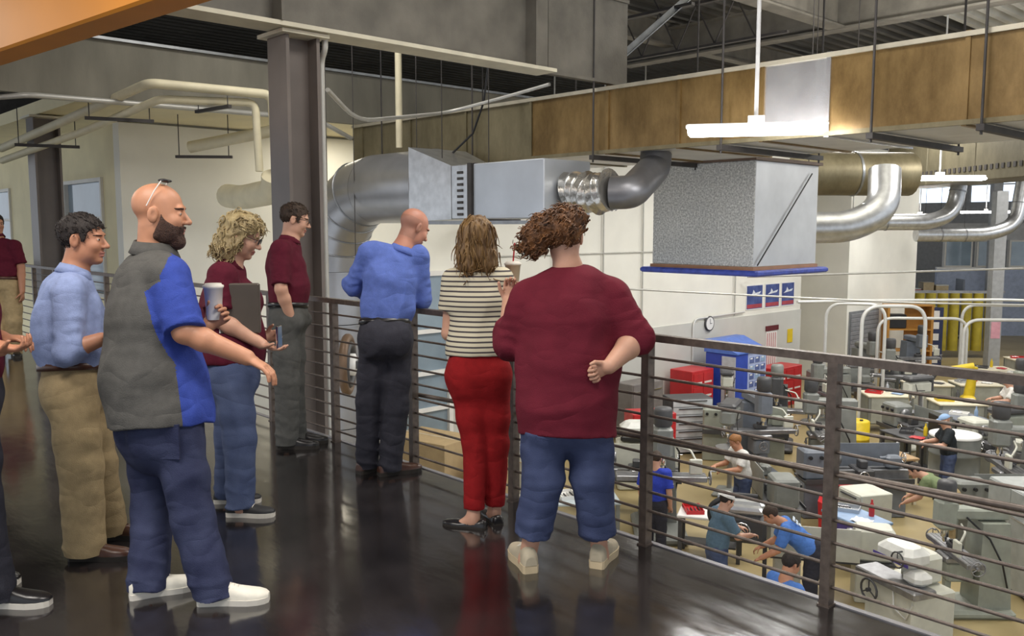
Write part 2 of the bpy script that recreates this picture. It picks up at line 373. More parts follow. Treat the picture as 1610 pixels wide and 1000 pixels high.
# the long rectangular duct -------------------------------------------------
def duct_mat(name, c1, c2, metal, rough):
    m = mat(name, c1, rough, metal, col2=c2, scale=2.6, bump=.2, bscale=7, stretch=(1, 1, .45), detail=10)
    m.node_tree.nodes['Noise Texture'].inputs['Roughness'].default_value = .72; return m
M_d1 = duct_mat('duct_brown', (.10, .058, .016), (.29, .19, .075), .45, .36)
M_d2 = duct_mat('duct_olive', (.12, .10, .055), (.25, .215, .13), .45, .45)
M_d3 = duct_mat('duct_foil', (.50, .50, .52), (.68, .68, .70), .8, .24)
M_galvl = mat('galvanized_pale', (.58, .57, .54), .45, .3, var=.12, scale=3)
t = thing('rectangular_duct', 'long brown metal air duct crossing above the hall', 'duct', (-11.45, 7.4, 2.43))
segs = [-11.45, -11.2, -10, -8.8, -7.6, -6.4, -5.45, -4.5, -3.85, -2.7, -1.9, -.6, .7, 2.0, 3.3]
for k, (a, b) in enumerate(zip(segs, segs[1:])):
    m = M_d3 if k == 7 else (M_d2 if k < 4 else M_d1)
    MB().bbox((a + 11.45 + .004, 0, .012), (b + 11.45 - .004, 1.75, .70), .012).build('duct_section', m, t)
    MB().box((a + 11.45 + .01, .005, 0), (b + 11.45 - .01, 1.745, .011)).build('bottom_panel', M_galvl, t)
    MB().box((b + 11.45 - .02, -.018, -.018), (b + 11.45 + .02, 1.768, .718)).build('seam', m, t)
MB().box((0, -.03, -.01), (14.75, .01, .03)).build('bottom_angle', M_d2, t)
MB().box((0, -.03, .67), (14.75, .01, .71)).build('top_angle', mat('duct_edge', (.52, .48, .38), .4, .5), t)
def rod(label, x, y, z0, z1, r=.008, m=M_dark, g=None, name='hanger_rod', tip=True):
    t = MB().cyl((0, 0, 0), (0, 0, z1 - z0), r, n=6)
    if tip: t.cyl((0, 0, 0), (0, 0, .03), r * 3, n=6)
    return tag(t.build(name, m, loc=(x, y, z0)), label, 'rod', g)
def trapeze(x, label):
    t = thing('duct_hanger', label, 'hanger', (x, 7.3, 2.36))
    MB().box((-.03, 0, 0), (.03, 2.0, .05)).build('channel', M_dark, t)
    for y in (.03, 1.95): MB().cyl((0, y, -.03), (0, y, 3.65), .011, n=6).build('rod', M_dark, t)
for k, x in enumerate((-10.6, -8.6, -6.55, -4.9, -3.42, -2.55, -1.0)):
    trapeze(x, 'dark strut trapeze and rods under the long duct, %s from its left end' % ('first second third fourth fifth sixth seventh'.split()[k]))
# plenum box below the duct ---------------------------------------------------
def speckle():
    m = mat('speckled_liner', (.5, .5, .49), .8, .0, var=0)
    nt = m.node_tree; N = nt.nodes; L = nt.links; b = N['Principled BSDF']; tc = N.new('ShaderNodeTexCoord')
    v = N.new('ShaderNodeTexNoise'); v.inputs['Scale'].default_value = 42; v.inputs['Detail'].default_value = 9; v.inputs['Roughness'].default_value = .8
    r = N.new('ShaderNodeValToRGB'); r.color_ramp.elements[0].position = .42; r.color_ramp.elements[0].color = (.30, .31, .31, 1); r.color_ramp.elements[1].position = .6; r.color_ramp.elements[1].color = (.80, .80, .78, 1)
    L.new(tc.outputs['Object'], v.inputs['Vector']); L.new(v.outputs[0], r.inputs[0]); L.new(r.outputs[0], b.inputs['Base Color']); return m
t = thing('supply_plenum', 'large speckled grey square plenum hanging under the long duct', 'plenum', (-7.2, 9.25, 1.08))
MB().bbox((0, 0, .06), (1.5, .02, 1.33), .008).build('front_panel', speckle(), t)
MB().bbox((1.48, .021, .06), (1.5, 1.52, 1.33), .008).build('side_panel', mat('plenum_side', (.66, .67, .68), .4, .5, var=.1, scale=2.5), t)
MB().box((0, .021, .06), (.02, 1.52, 1.33)).box((.02, 1.50, .06), (1.48, 1.52, 1.33)).build('rear_panels', M_galvd, t)
MB().box((-.02, -.02, .02), (1.52, 1.54, .06)).build('wood_strip', mat('wood_strip', (.42, .22, .12), .6), t)
MB().bbox((-.14, -.1, -.05), (1.62, 1.66, .02), .02).build('blue_band', mat('blue_wrap', (.05, .08, .42), .4, var=.3, scale=14), t)
MB().cyl((1.53, .06, .08), (1.53, 1.3, 1.22), .009, n=6).build('cable_stay', M_black, t)
MB().box((-.04, -.04, 1.33), (1.54, 1.56, 1.37)).build('top_collar', mat('rust', (.13, .09, .07), .7), t)
# galvanised elbow, rectangular box and foil flex left of the plenum --------------
t = thing('round_duct', 'big silver round duct bending from the floor up to the long duct', 'duct', (-11.2, 6.85, HZ))
M_round = mat('duct_silver', (.40, .40, .41), .33, .75, var=.1, scale=3)
rr = .46; Re = 1.15; zc = 2.13 - Re - HZ; XS = 1.35
pts = [(Re + Re * math.cos(pi - pi / 2 * i / 5), 0, zc + Re * math.sin(pi - pi / 2 * i / 5)) for i in range(6)]
for i in range(5):
    a, b = Vector(pts[i]), Vector(pts[i + 1]); vs = []
    for p_, e in ((a, pi - pi / 2 * i / 5), (b, pi - pi / 2 * (i + 1) / 5)):
        rad = Vector((math.cos(e), 0, math.sin(e)))
        for q in range(36): vs.append(p_ + rad * (rr * math.cos(2 * pi * q / 36)) + Vector((0, 1, 0)) * (rr * math.sin(2 * pi * q / 36)))
    MB().add(vs, [(q, (q + 1) % 36, 36 + (q + 1) % 36, 36 + q) for q in range(36)], True).build('elbow_gore', M_round, t)
    if i: 
        e = pi - pi / 2 * i / 5; rad = Vector((math.cos(e), 0, math.sin(e)))
        MB().tube([a + rad * ((rr + .004) * math.cos(2 * pi * q / 36)) + Vector((0, 1, 0)) * ((rr + .004) * math.sin(2 * pi * q / 36)) for q in range(36)], .012, 5, closed=True).build('seam', M_galvd, t)
for k in range(6):
    z0 = k * (zc / 6); MB().cyl((0, 0, z0 + .005), (0, 0, z0 + zc / 6 - .005), rr - .005, n=36).cyl((0, 0, z0 + zc / 6 - .03), (0, 0, z0 + zc / 6 - .005), rr + .008, n=36).build('pipe_section', M_round, t)
MB().cyl((Re + .005, 0, zc + Re), (Re + XS, 0, zc + Re), rr, n=36).build('pipe_section', M_round, t)
vs = []
ZB = 2.02 - HZ; Re += XS
for x, hy, hz, zz in ((Re, .45, .45, zc + Re - XS), (Re + .7, .36, .31, ZB)):
    for u, v in ((-1, -1), (1, -1), (1, 1), (-1, 1)): vs.append((x, u * hy, zz + v * hz))
MB().add(vs, [(0, 1, 2, 3), (7, 6, 5, 4), (0, 4, 5, 1), (1, 5, 6, 2), (2, 6, 7, 3), (3, 7, 4, 0)]).build('transition', M_galv, t)
xa = Re + .705
MB().bbox((xa, -.36, ZB - .31), (xa + .38, .36, ZB + .31), .01).build('damper_frame', M_galv, t)
m_ = MB()
for k in range(8): m_.box((xa + .12, -.374, ZB - .27 + k * .068), (xa + .21, -.361, ZB - .24 + k * .068))
m_.build('damper_slots', M_dark, t)['kind'] = 'stuff'
MB().box((xa + .32, -.39, ZB - .33), (xa + .385, .39, ZB + .32)).build('flange_ring', M_dark, t)
M_bluegal = mat('duct_bluegrey', (.47, .50, .54), .35, .55, var=.1, scale=2)
MB().bbox((xa + .39, -.36, ZB - .31), (xa + 1.52, .36, ZB + .31), .01).build('duct_box', M_bluegal, t)
MB().box((Re + .3, -.42, ZB - .37), (xa + 1.5, -.36, ZB - .33)).build('support_angle', M_galvd, t)
t = thing('flexible_duct', 'crinkled foil flexible duct between box duct and dark elbow', 'duct', (-6.455, 6.85, 1.98))
m_ = MB(); pts = [(i * .028, i * .003, .02 * math.sin(i * .4)) for i in range(20)]
m_.tube(pts, .22, 24, rs=[.19 + (.018 if i % 2 else 0) + .02 * math.sin(i * 2.1) for i in range(20)]); m_.build('foil_sleeve', mat('foil', (.62, .60, .56), .25, .9, var=.2, scale=8, bump=.6, bscale=12), t)
MB().tube(fillet([(.535, .06, -.01), (.72, .16, -.01), (.50, .82, .28), (.48, .86, .43)], .22, 6), .17, 20).build('dark_elbow', mat('dark_duct', (.16, .16, .17), .4, .6), t)
# cream insulated pipes at upper left --------------------------------------------
M_pipe = mat('insulated_pipe', (.66, .60, .42), .6, var=.08, scale=5)
P1_ = [(-14.94, 3.47, 2.79), (-12.83, 3.74, 3.03), (-10.76, 4.11, 3.33), (-10.61, 5.62, 3.33), (-10.53, 5.65, 2.14)]
P2_ = [(-14.94, 3.47, 2.61), (-12.69, 3.92, 2.89), (-10.89, 4.28, 3.17), (-10.72, 5.45, 3.22), (-10.66, 5.45, 2.34)]
tag(MB().bend(P1_, .058, .12, 10).build('insulated_pipe', M_pipe), 'cream insulated pipe, upper of the pair bending at upper left', 'pipe')
tag(MB().bend(P2_, .05, .12, 10).build('insulated_pipe', M_pipe), 'cream insulated pipe, lower of the pair bending at upper left', 'pipe')
tag(MB().bend([(-10.58, 5.62, 2.28), (-10.71, 5.67, 2.09), (-11.70, 5.70, 2.03), (-12.15, 5.70, 2.07)], .17, .5, 16, 8).build('cream_elbow', M_pipe), 'fat cream insulated pipe elbow left of the brown column', 'pipe')
tag(MB().bend([(-12.60, 5.36, 2.77), (-11.61, 6.21, 3.00), (-11.34, 6.48, 3.04)], .085, .1, 12).build('insulated_pipe', M_pipe), 'short cream pipe in front of the cream end wall', 'pipe')
tag(MB().bend([(-9.58, 6.9, 2.66), (-9.58, 6.9, 4.9)], .045, .1, 8).build('drop_pipe', M_pipe), 'thin cream vertical pipe in front of the left end of the duct', 'pipe')
def strut(label, x, y, z, ang, L_=.8, ztop=3.23):
    t = thing('pipe_hanger', label, 'hanger', (x, y, z), ang)
    MB().box((-L_ / 2, -.025, 0), (L_ / 2, .025, .04)).build('channel', M_dark, t)
    for u in (-L_ / 2 + .05, L_ / 2 - .05): MB().cyl((u, 0, 0), (u, 0, ztop - z), .007, n=6).build('rod', M_dark, t)
strut('dark strut hanger under the cream pipes nearest the brown column', -10.80, 4.91, 3.08, .1)
strut('dark strut hanger under the cream pipes at their bend', -11.61, 4.05, 2.95, 1.3)
strut('dark strut hanger under the cream pipes at far left', -13.41, 3.69, 2.72, 1.3)
strut('dark strut hanger below the short cream pipe', -12.42, 5.49, 2.61, .9)
tag(MB().bend([(-11.75, 2.70, 3.13), (-11.43, 2.97, 3.15), (-11.43, 6.75, 3.19), (-11.47, 7.38, 2.95)], .035, .1, 8).build('conduit', M_cond), 'grey conduit running under the fascia edge', 'conduit')
# loose hanger rods and cords between roof and duct
for k, (x, y, z0, z1) in enumerate(((-10.9, 6.6, .9, 5.0), (-9.9, 6.4, 1.1, 5.2), (-9.2, 6.9, 1.6, 5.2), (-8.3, 6.6, 2.0, 5.2), (-7.8, 6.9, 2.1, 5.2))):
    rod('thin dark hanger rod left of the plenum, %s from the brown column' % ('first second third fourth fifth'.split()[k]), x, y, z0, z1, .006)
tag(MB().tube([(-7.9, 7.0, 3.6), (-8.0, 7.0, 3.1), (-8.2, 7.0, 2.75), (-8.75, 7.0, 2.45)], .013, 6).build('cable', M_black), 'dark cable drooping from beam to the box duct', 'cable')
# hanging strip lights ------------------------------------------------------------
def strip_light(label, c, ang, L_=1.25, ztop=5.0, wd=.26):
    t = thing('strip_light', label, 'light', c, ang)
    MB().bbox((-L_ / 2, -.06, .012), (L_ / 2, .06, .05), .012).build('housing', M_white, t)
    MB().bbox((-L_ / 2 + .02, -wd / 2, -.05), (L_ / 2 - .02, wd / 2, .011), .03).build('lens', M_lamp, t)
    MB().cyl((0, 0, .05), (0, 0, ztop - c[2]), .018, n=8).build('stem', mat('stem_white', (.6, .6, .6), .5), t)
    MB().box((-.07, -.06, .05), (.07, .06, .11)).build('bracket', M_cond, t)
strip_light('bright strip light on a white stem just before the long duct', (-4.22, 6.84, 2.47), .60, 1.2, 5.6)
strip_light('small strip light on a white stem right of the plenum', (-6.9, 17.8, 2.57), .75, 1.7, 5.99, .3)
for k, (x, y, z) in enumerate(((-12.4, 36.6, 2.2), (-8.8, 36, 2.4), (-6.4, 32, 2.9), (-11.8, 29, 2.0))):
    strip_light('distant strip light over the far machines, %s of four from the left' % ('second third fourth first'.split()[k]), (x, y, z), .3, 1.8, 5.99, .3)
# galvanised round ducts and dull rectangular duct over the right side of the hall
def round_pipe(label, pts, r, m=None, rad=.5):
    t = thing('round_duct', label, 'duct', pts[0]); o = Vector(pts[0]); q = [Vector(p) - o for p in pts]
    MB().bend(q, r, rad, 20, 8).build('duct_tube', m or M_galv, t); h0 = (q[1] - q[0]).normalized() * .3
    MB().cyl(h0 + Vector((0, 0, r)), h0 + Vector((0, 0, 5.99 - o.z)), .008, n=5).build('hanger', M_dark, t)
    for a, b in zip(q, q[1:]):
        n = int((b - a).length / 1.2); d = (b - a).normalized()
        for i in range(1, n + 1):
            c = a + (b - a) * (i / (n + 1))
            if abs(d.z) < .5: MB().cyl(c + Vector((0, 0, r)), c + Vector((0, 0, 5.99 - o.z)), .008, n=5).build('hanger', M_dark, t)
            MB().cyl(c - d * .02, c + d * .02, r + .012, n=20).build('seam', M_galvd, t)
round_pipe('white galvanised round duct right of the plenum with upturned elbow', [(-11.4, 22.9, 1.74), (-9.75, 24.6, 1.74), (-9.4, 25.3, 2.0), (-9.3, 25.5, 3.2)], .21)
round_pipe('galvanised duct elbow curling down behind the plenum right edge', [(-7.0, 12.3, 1.6), (-6.3, 13.0, 1.62), (-6.0, 13.4, 1.9), (-6.1, 13.6, 2.5)], .24, M_galv, .35)
round_pipe('far galvanised round duct near the right edge with elbow', [(-12.6, 30.7, 1.36), (-10.9, 32.5, 1.36), (-10.3, 33.3, 1.7), (-10.2, 33.5, 3.2)], .24)
round_pipe('galvanised round duct at the extreme right under the olive duct', [(-9.6, 35.5, 1.3), (-7, 38, 1.3)], .25)
M_d4 = duct_mat('duct_dull_olive', (.085, .075, .045), (.16, .14, .09), .3, .5)
t = thing('rectangular_duct', 'olive grey duct with slotted lower edge over the right machines', 'duct', (-11.6, 26.0, 2.75))
for k in range(5): MB().bbox((k * 2.2, 0, 0), (k * 2.2 + 2.19, 1.3, 1.25), .02).build('duct_section', M_d4, t)
m_ = MB()
for k in range(46): m_.box((.4 + k * .22, -.02, .25), (.5 + k * .22, .0, .37))
m_.build('slots', M_dark, t)['kind'] = 'stuff'; t.rotation_euler.z = -.68
round_pipe('dull olive round duct stub behind the plenum', [(-7.5, 13.4, 2.5), (-6.3, 15.0, 2.5)], .36, M_d2)
# orange painted bulkhead close overhead at upper left
t = tag(MB().bbox((-14, -.22, 0), (6, 0, .44), .015).build('bulkhead', mat('orange_paint', (.62, .22, .008), .6, var=.08, scale=1.5), loc=(0, 2.50, 2.75)), 'orange painted bulkhead overhead at the upper left corner', 'bulkhead')
t.rotation_euler.z = .115
t = thing('ceiling_light', 'small bright lamp under the orange bulkhead at the left edge', 'light', (-8.1, 1.7, 2.76))
MB().lathe((0, 0, 0), [(.12, 0), (.13, .02), (.13, .3)], 16).build('housing', M_white, t)
MB().lathe((0, 0, -.012), [(.1, 0), (.1, .012)], 16).build('lens', M_lamp, t)
# ================================================================ guard rail along the open edge
RY = 3.46
rail = thing('guard_rail', 'brown steel guard rail with ten thin horizontal bars along the walkway edge', 'railing', (0, RY, 0))
MB().box((-23.0, -.022, 1.055), (3.0, .022, 1.09)).build('top_rail', M_rail, rail)
for k in range(10):
    MB().cyl((-23.0, 0, .085 + k * .0985), (3.0, 0, .085 + k * .0985), .0075, n=6).build('bar', M_rail, rail)
for k in range(-19, 5):
    x = -1.725 + k * .985 + .0
    if x > 3: break
    m = MB().box((x - .022, -.026, 0), (x + .022, .026, 1.055)); m.build('post', M_rail, rail)
    MB().box((x - .028, -.032, 0), (x + .028, .032, .008)).build('foot_plate', M_rail, rail)
# thicker slanting bar of a stair rail just beyond
tag(MB().cyl((-4.9, 3.50, .49), (1.5, 3.50, .655), .015, n=8).build('stair_handrail', M_rail), 'thicker dark brown handrail sloping slightly across the rail bars', 'railing')
# ================================================================ people: smooth implicit bodies meshed with surface nets
V3 = lambda *a: np.array(a, float)
def nrm(v): v = np.asarray(v, float); return v / (np.linalg.norm(v) + 1e-9)
class Field:
    def __init__(s, xs, ys, zs):
        s.ax = [np.asarray(a, np.float32) for a in (xs, ys, zs)]
        s.f = np.full([len(a) for a in s.ax], .06, np.float32)
    def sub(s, lo, hi):
        sl = []
        for a, l, h in zip(s.ax, lo, hi):
            i = int(np.searchsorted(a, l)); j = int(np.searchsorted(a, h)); i = max(0, i - 1); j = min(len(a), j + 1)
            if j - i < 1: return None
            sl.append(slice(i, j))
        return tuple(sl)
    def pts(s, sl):
        return np.stack(np.meshgrid(*[a[q] for a, q in zip(s.ax, sl)], indexing='ij'), -1)
    def add(s, pr, k=.02):
        lo, hi, fn = pr; m = k + .02
        sl = s.sub(lo - m, hi + m)
        if sl is None: return
        d = fn(s.pts(sl)).astype(np.float32); f = s.f[sl]
        h = np.clip(k - np.abs(f - d), 0, None) / k if k > 0 else 0
        s.f[sl] = np.minimum(f, d) - (h * h * k * .25 if k > 0 else 0)
    def cut(s, pr, k=.006):
        lo, hi, fn = pr; sl = s.sub(lo - k - .01, hi + k + .01)
        if sl is None: return
        d = -fn(s.pts(sl)).astype(np.float32); f = s.f[sl]
        h = np.clip(k - np.abs(f - d), 0, None) / k
        s.f[sl] = np.maximum(f, d) + h * h * k * .25
    def plane(s, p, n):            # keep the side where dot(x-p, n) < 0
        d = sum((a.reshape([-1 if i == j else 1 for j in range(3)]) - p[i]) * n[i] for i, a in enumerate(s.ax)).astype(np.float32)
        s.f = np.maximum(s.f, d)
    def wrinkle(s, amp, freq, seed=0, st=(1, 1, .6)):
        idx = np.nonzero(np.abs(s.f) < .025)
        p = np.stack([s.ax[i][idx[i]] for i in range(3)], -1).astype(np.float64) * freq * np.array(st)
        rs = np.random.RandomState(seed); M = np.linalg.qr(rs.randn(3, 3))[0]; q = p @ M
        a = np.sin(q[:, 0] + 1.6 * np.sin(.71 * q[:, 1] + seed) + .9 * np.sin(.53 * q[:, 2]))
        b = np.sin(1.7 * q[:, 1] + 1.4 * np.sin(.9 * q[:, 0] + 2) + seed)
        c = np.sin(2.9 * q[:, 2] + 1.8 * np.sin(1.1 * q[:, 0] - q[:, 1]))
        n = (1 - 2 * np.abs(a)) * .55 + .3 * a * b + .22 * c * b
        s.f[idx] -= (amp * n).astype(np.float32)
    def mesh(s):
        f = s.f; X, Y, Z = f.shape; ins = f < 0
        c = np.zeros((X - 1, Y - 1, Z - 1), np.uint8)
        for i in (0, 1):
            for j in (0, 1):
                for k in (0, 1): c += ins[i:X - 1 + i, j:Y - 1 + j, k:Z - 1 + k]
        act = (c > 0) & (c < 8); I = np.argwhere(act); n = len(I)
        vid = np.full(act.shape, -1, np.int32); vid[act] = np.arange(n)
        acc = np.zeros((n, 3)); cnt = np.zeros(n)
        A = [a.astype(np.float64) for a in s.ax]
        for ax in range(3):
            o = [q for q in range(3) if q != ax]
            for u in (0, 1):
                for v in (0, 1):
                    a = I.copy(); a[:, o[0]] += u; a[:, o[1]] += v; b = a.copy(); b[:, ax] += 1
                    fa = f[a[:, 0], a[:, 1], a[:, 2]].astype(float); fb = f[b[:, 0], b[:, 1], b[:, 2]].astype(float)
                    m = (fa < 0) != (fb < 0); t = np.where(m, fa / np.where(m, fa - fb, 1), 0)
                    p = np.stack([A[q][a[:, q]] for q in range(3)], -1); p[:, ax] += t * (A[ax][b[:, ax]] - A[ax][a[:, ax]])
                    acc[m] += p[m]; cnt[m] += 1
        vs = acc / cnt[:, None]; qs = []
        for ax in range(3):
            o = [(ax + 1) % 3, (ax + 2) % 3]
            s0 = [slice(None)] * 3; s1 = [slice(None)] * 3; s0[ax] = slice(0, -1); s1[ax] = slice(1, None)
            for q in o: s0[q] = slice(1, -1); s1[q] = slice(1, -1)
            a = ins[tuple(s0)]; b = ins[tuple(s1)]
            E = np.argwhere(a != b)
            if not len(E): continue
            fl = a[E[:, 0], E[:, 1], E[:, 2]]
            E[:, o[0]] += 1; E[:, o[1]] += 1
            def g(d0, d1):
                e = E.copy(); e[:, o[0]] -= d0; e[:, o[1]] -= d1; return vid[e[:, 0], e[:, 1], e[:, 2]]
            Q = np.stack([g(1, 1), g(0, 1), g(0, 0), g(1, 0)], -1)
            Q[~fl] = Q[~fl][:, ::-1]; qs.append(Q)
        return vs, np.concatenate(qs)
def bb(*pr):
    P_ = np.array([p for p, r in pr]); r = max(r for p, r in pr); return P_.min(0) - r, P_.max(0) + r
def rc(a, b, ra, rb, cut=False, fold=None, cuta=False):       # tapered limb
    a = np.asarray(a, float); b = np.asarray(b, float); ab = b - a; L2 = ab @ ab; L = math.sqrt(L2); n = ab / L
    s1 = nrm(np.cross(n, (0.3, .5, .81))); s2 = np.cross(n, s1)
    def fn(p):
        d = p - a; t0 = (d @ ab) / L2; t = np.clip(t0, 0, 1)
        w = d - t[..., None] * ab; r = ra + (rb - ra) * t; v = np.sqrt((w * w).sum(-1))
        if fold:
            amp, fr, sd = fold; th = np.arctan2(d @ s1, d @ s2); end = np.clip((t - .3) / .7, 0, 1) ** 1.5
            ph = fr * t * L + 1.6 * np.sin(th + sd) + .8 * np.sin(2 * th + 2.1 * sd) + .5 * np.sin(9 * t * L + sd)
            ph2 = 1.63 * fr * t * L - 2.2 * np.sin(th + 1.7 * sd) + 1.1 * np.sin(3 * th)
            r = r + amp * (.2 + .8 * end) * ((1 - 2 * np.abs(np.sin(ph * .5)) ** .8) * (.55 + .45 * np.sin(th * 1 + sd * 3)) + .5 * (1 - 2 * np.abs(np.sin(ph2 * .5))) * (.5 + .5 * np.sin(2 * th + sd)))
        v = v - r
        if cut: v = np.maximum(v, (t0 - 1) * L)
        if cuta: v = np.maximum(v, -t0 * L)
        return v
    lo, hi = bb((a, max(ra, rb) + .01), (b, max(ra, rb) + .01)); return lo, hi, fn
def ec(a, b, u, ra, rb, cut=False):            # elliptical tapered capsule; u = lateral axis, r = (lateral, depth)
    a = np.asarray(a, float); b = np.asarray(b, float); ab = b - a; L = np.linalg.norm(ab); n = ab / max(L, 1e-6)
    u = nrm(np.asarray(u, float) - n * (u @ n)); v = np.cross(n, u)
    def fn(p):
        d = p - a; t0 = (d @ n) / max(L, 1e-6); t = np.clip(t0, 0, 1)
        ru = ra[0] + (rb[0] - ra[0]) * t; rv = ra[1] + (rb[1] - ra[1]) * t; rw = np.minimum(ru, rv)
        du = d @ u; dv = d @ v; dw = (t0 - t) * L
        k0 = np.sqrt((du / ru) ** 2 + (dv / rv) ** 2 + (dw / rw) ** 2); k1 = np.sqrt((du / ru ** 2) ** 2 + (dv / rv ** 2) ** 2 + (dw / rw ** 2) ** 2) + 1e-6
        f = k0 * (k0 - 1) / k1
        if cut: f = np.maximum(f, (t0 - 1) * L)
        return f
    r = max(*ra, *rb); lo, hi = bb((a, r), (b, r)); return lo, hi, fn
def el(c, B, r):                               # ellipsoid in basis B (rows)
    c = np.asarray(c, float); B = np.asarray(B, float); r = np.asarray(r, float)
    def fn(p):
        q = (p - c) @ B.T; k0 = np.sqrt(((q / r) ** 2).sum(-1)); k1 = np.sqrt(((q / r ** 2) ** 2).sum(-1)) + 1e-6
        return k0 * (k0 - 1) / k1
    m = r.max(); return c - m, c + m, fn
def grid(lo, hi, h): return np.arange(lo, hi + h, h)
def zgrid(lo, hi, fine, hf, hc):
    out = [lo]
    while out[-1] < hi:
        z = out[-1]; f = any(a <= z <= b for a, b in fine); out.append(z + (hf if f else hc))
    return np.array(out)
def mesh_obj(name, vs, qs, mats, parent, origin, mi=None):
    me = bpy.data.meshes.new(name); vs = vs - np.asarray(origin)
    me.vertices.add(len(vs)); me.vertices.foreach_set('co', vs.astype(np.float32).ravel())
    me.loops.add(len(qs) * 4); me.loops.foreach_set('vertex_index', qs.astype(np.int32).ravel())
    me.polygons.add(len(qs)); me.polygons.foreach_set('loop_start', np.arange(0, len(qs) * 4, 4, dtype=np.int32))
    me.update(calc_edges=True)
    for m in mats: me.materials.append(m)
    if mi is not None: me.polygons.foreach_set('material_index', mi.astype(np.int32))
    me.polygons.foreach_set('use_smooth', np.ones(len(qs), bool)); me.update()
    o = bpy.data.objects.new(name, me); COL.objects.link(o); o.parent = parent; return o
def skin_mat(name, c, c2=None):
    m = mat(name, c, .5, col2=c2 or tuple(v * .86 for v in c), scale=14, bump=.04, bscale=160)
    b = m.node_tree.nodes['Principled BSDF']; b.inputs['Subsurface Weight'].default_value = .06; b.inputs['Subsurface Radius'].default_value = (.02, .008, .004); return m
M_eyew = mat('eye_white', (.42, .36, .32), .3, var=0); M_iris = mat('eye_dark', (.05, .03, .02), .2, var=0)
class Head:
    def __init__(s, c, f, up=(0, 0, 1), sc=1.):
        s.c = np.asarray(c, float); s.f = nrm(f); s.l = nrm(np.cross(up, s.f)); s.u = np.cross(s.f, s.l); s.s = sc
        s.B = np.stack([s.f, s.l, s.u])
    def w(s, x, y, z): return s.c + (np.array((x, y, z)) * s.s) @ s.B
    def loc(s, p): return ((p - s.c) @ s.B.T) / s.s
    def el(s, c, r, B=None): return el(s.w(*c), s.B if B is None else B, np.array(r) * s.s)
    def rc(s, a, b, ra, rb): return rc(s.w(*a), s.w(*b), ra * s.s, rb * s.s)
def head_prims(F, H, fat=1.):
    F.add(H.el((-.014, 0, .035), (.098, .076, .084)), .02); F.add(H.el((.028, 0, -.03), (.064, .061 * fat, .086)), .03)
    F.add(H.el((.064, 0, -.100), (.027, .030 * fat, .021)), .025)
    for q in (-1, 1):
        F.add(H.el((.018, q * .040 * fat, -.068), (.045, .022, .034)), .03); F.add(H.el((.060, q * .040, -.030), (.028, .024, .026)), .02)
        F.add(H.el((.083, q * .022, .026), (.012, .026, .010)), .012)
    F.add(H.rc((.088, 0, .008), (.113, 0, -.030), .0085, .0125), .012)
    for q in (-1, 1):
        F.add(H.el((.100, q * .012, -.034), (.011, .009, .008)), .006)
        F.cut(H.el((.098, q * .033, .003), (.014, .016, .010)), .012)
        F.add(H.el((.078, q * .033, .002), (.012, .013, .012)), .003)
    F.add(H.el((.088, 0, -.062), (.013, .024, .007)), .006); F.add(H.el((.086, 0, -.076), (.012, .020, .0075)), .006)
    for q in (-1, 1):
        ra = .35; e = np.stack([H.f * math.cos(ra) + H.u * math.sin(ra) * -1, H.l, H.u * math.cos(ra) + H.f * math.sin(ra)])
        e[0] = H.f * .94 + H.l * q * -.3; e[0] /= np.linalg.norm(e[0]); e[1] = np.cross(H.u, e[0]); e[2] = np.cross(e[0], e[1])
        F.add(H.el((-.012, q * .083, -.008), (.021, .009, .034), e), .006); F.cut(H.el((-.006, q * .092, -.006), (.010, .006, .018), e), .004)
def head_faces(H, cen, stub=None):
    p = H.loc(cen); x, y, z = p.T; ay = np.abs(y); mi = np.zeros(len(p), int)
    reg = (x > -.12) & (x < .15) & (ay < .11) & (z > -.14) & (z < .14)
    if stub: mi[reg & stub(x, ay, z)] = 5
    mi[reg & (x > .07) & (ay < .023) & (z < -.055) & (z > -.083)] = 1
    mi[reg & (x > .06) & (ay > .014) & (ay < .052) & (z > .0195 - (ay - .03) ** 2 * 6) & (z < .0265 - (ay - .03) ** 2 * 6)] = 2
    mi[reg & (x > .07) & (np.abs(ay - .033) < .011) & (np.abs(z - .001) < .0038)] = 3
    mi[reg & (x > .07) & (np.abs(ay - .033) < .007) & (np.abs(z - .001) < .0045)] = 4
    return mi
def hand(F, w, d, n, side, curl=.5, thumb=.6, sc=1., spread=.04):
    w = np.asarray(w, float); d = nrm(d); n = nrm(np.asarray(n, float) - d * (np.asarray(n, float) @ d)); t = np.cross(n, d) * side
    F.add(ec(w + d * .01 * sc, w + d * .075 * sc, t, (.030 * sc, .019 * sc), (.040 * sc, .015 * sc)), .012)
    for i, (o, L) in enumerate(((.031, .070), (.0105, .079), (-.0105, .074), (-.031, .058))):
        p = w + (d * (.088 if i in (1, 2) else .083) + t * o) * sc; ang = 0
        dd = nrm(d + t * (1.5 - i) * spread)
        for ph, fr in enumerate((.45, .3, .25)):
            ang += curl * (.9, 1.25, .8)[ph]; v = dd * math.cos(ang) + n * math.sin(ang); q = p + v * L * fr * sc
            F.add(rc(p, q, (.0092 - ph * .0006) * sc, (.0088 - ph * .0007) * sc), .003); p = q
    p = w + (d * .028 + t * .03) * sc; v = nrm(d * .62 + t * .62 + n * .45); q = p + v * .045 * sc; F.add(rc(p, q, .014 * sc, .0105 * sc), .01)
    v = nrm(v * (1 - .5 * thumb) + n * .6 * thumb + d * .35); F.add(rc(q, q + v * .034 * sc, .0102 * sc, .0085 * sc), .003)
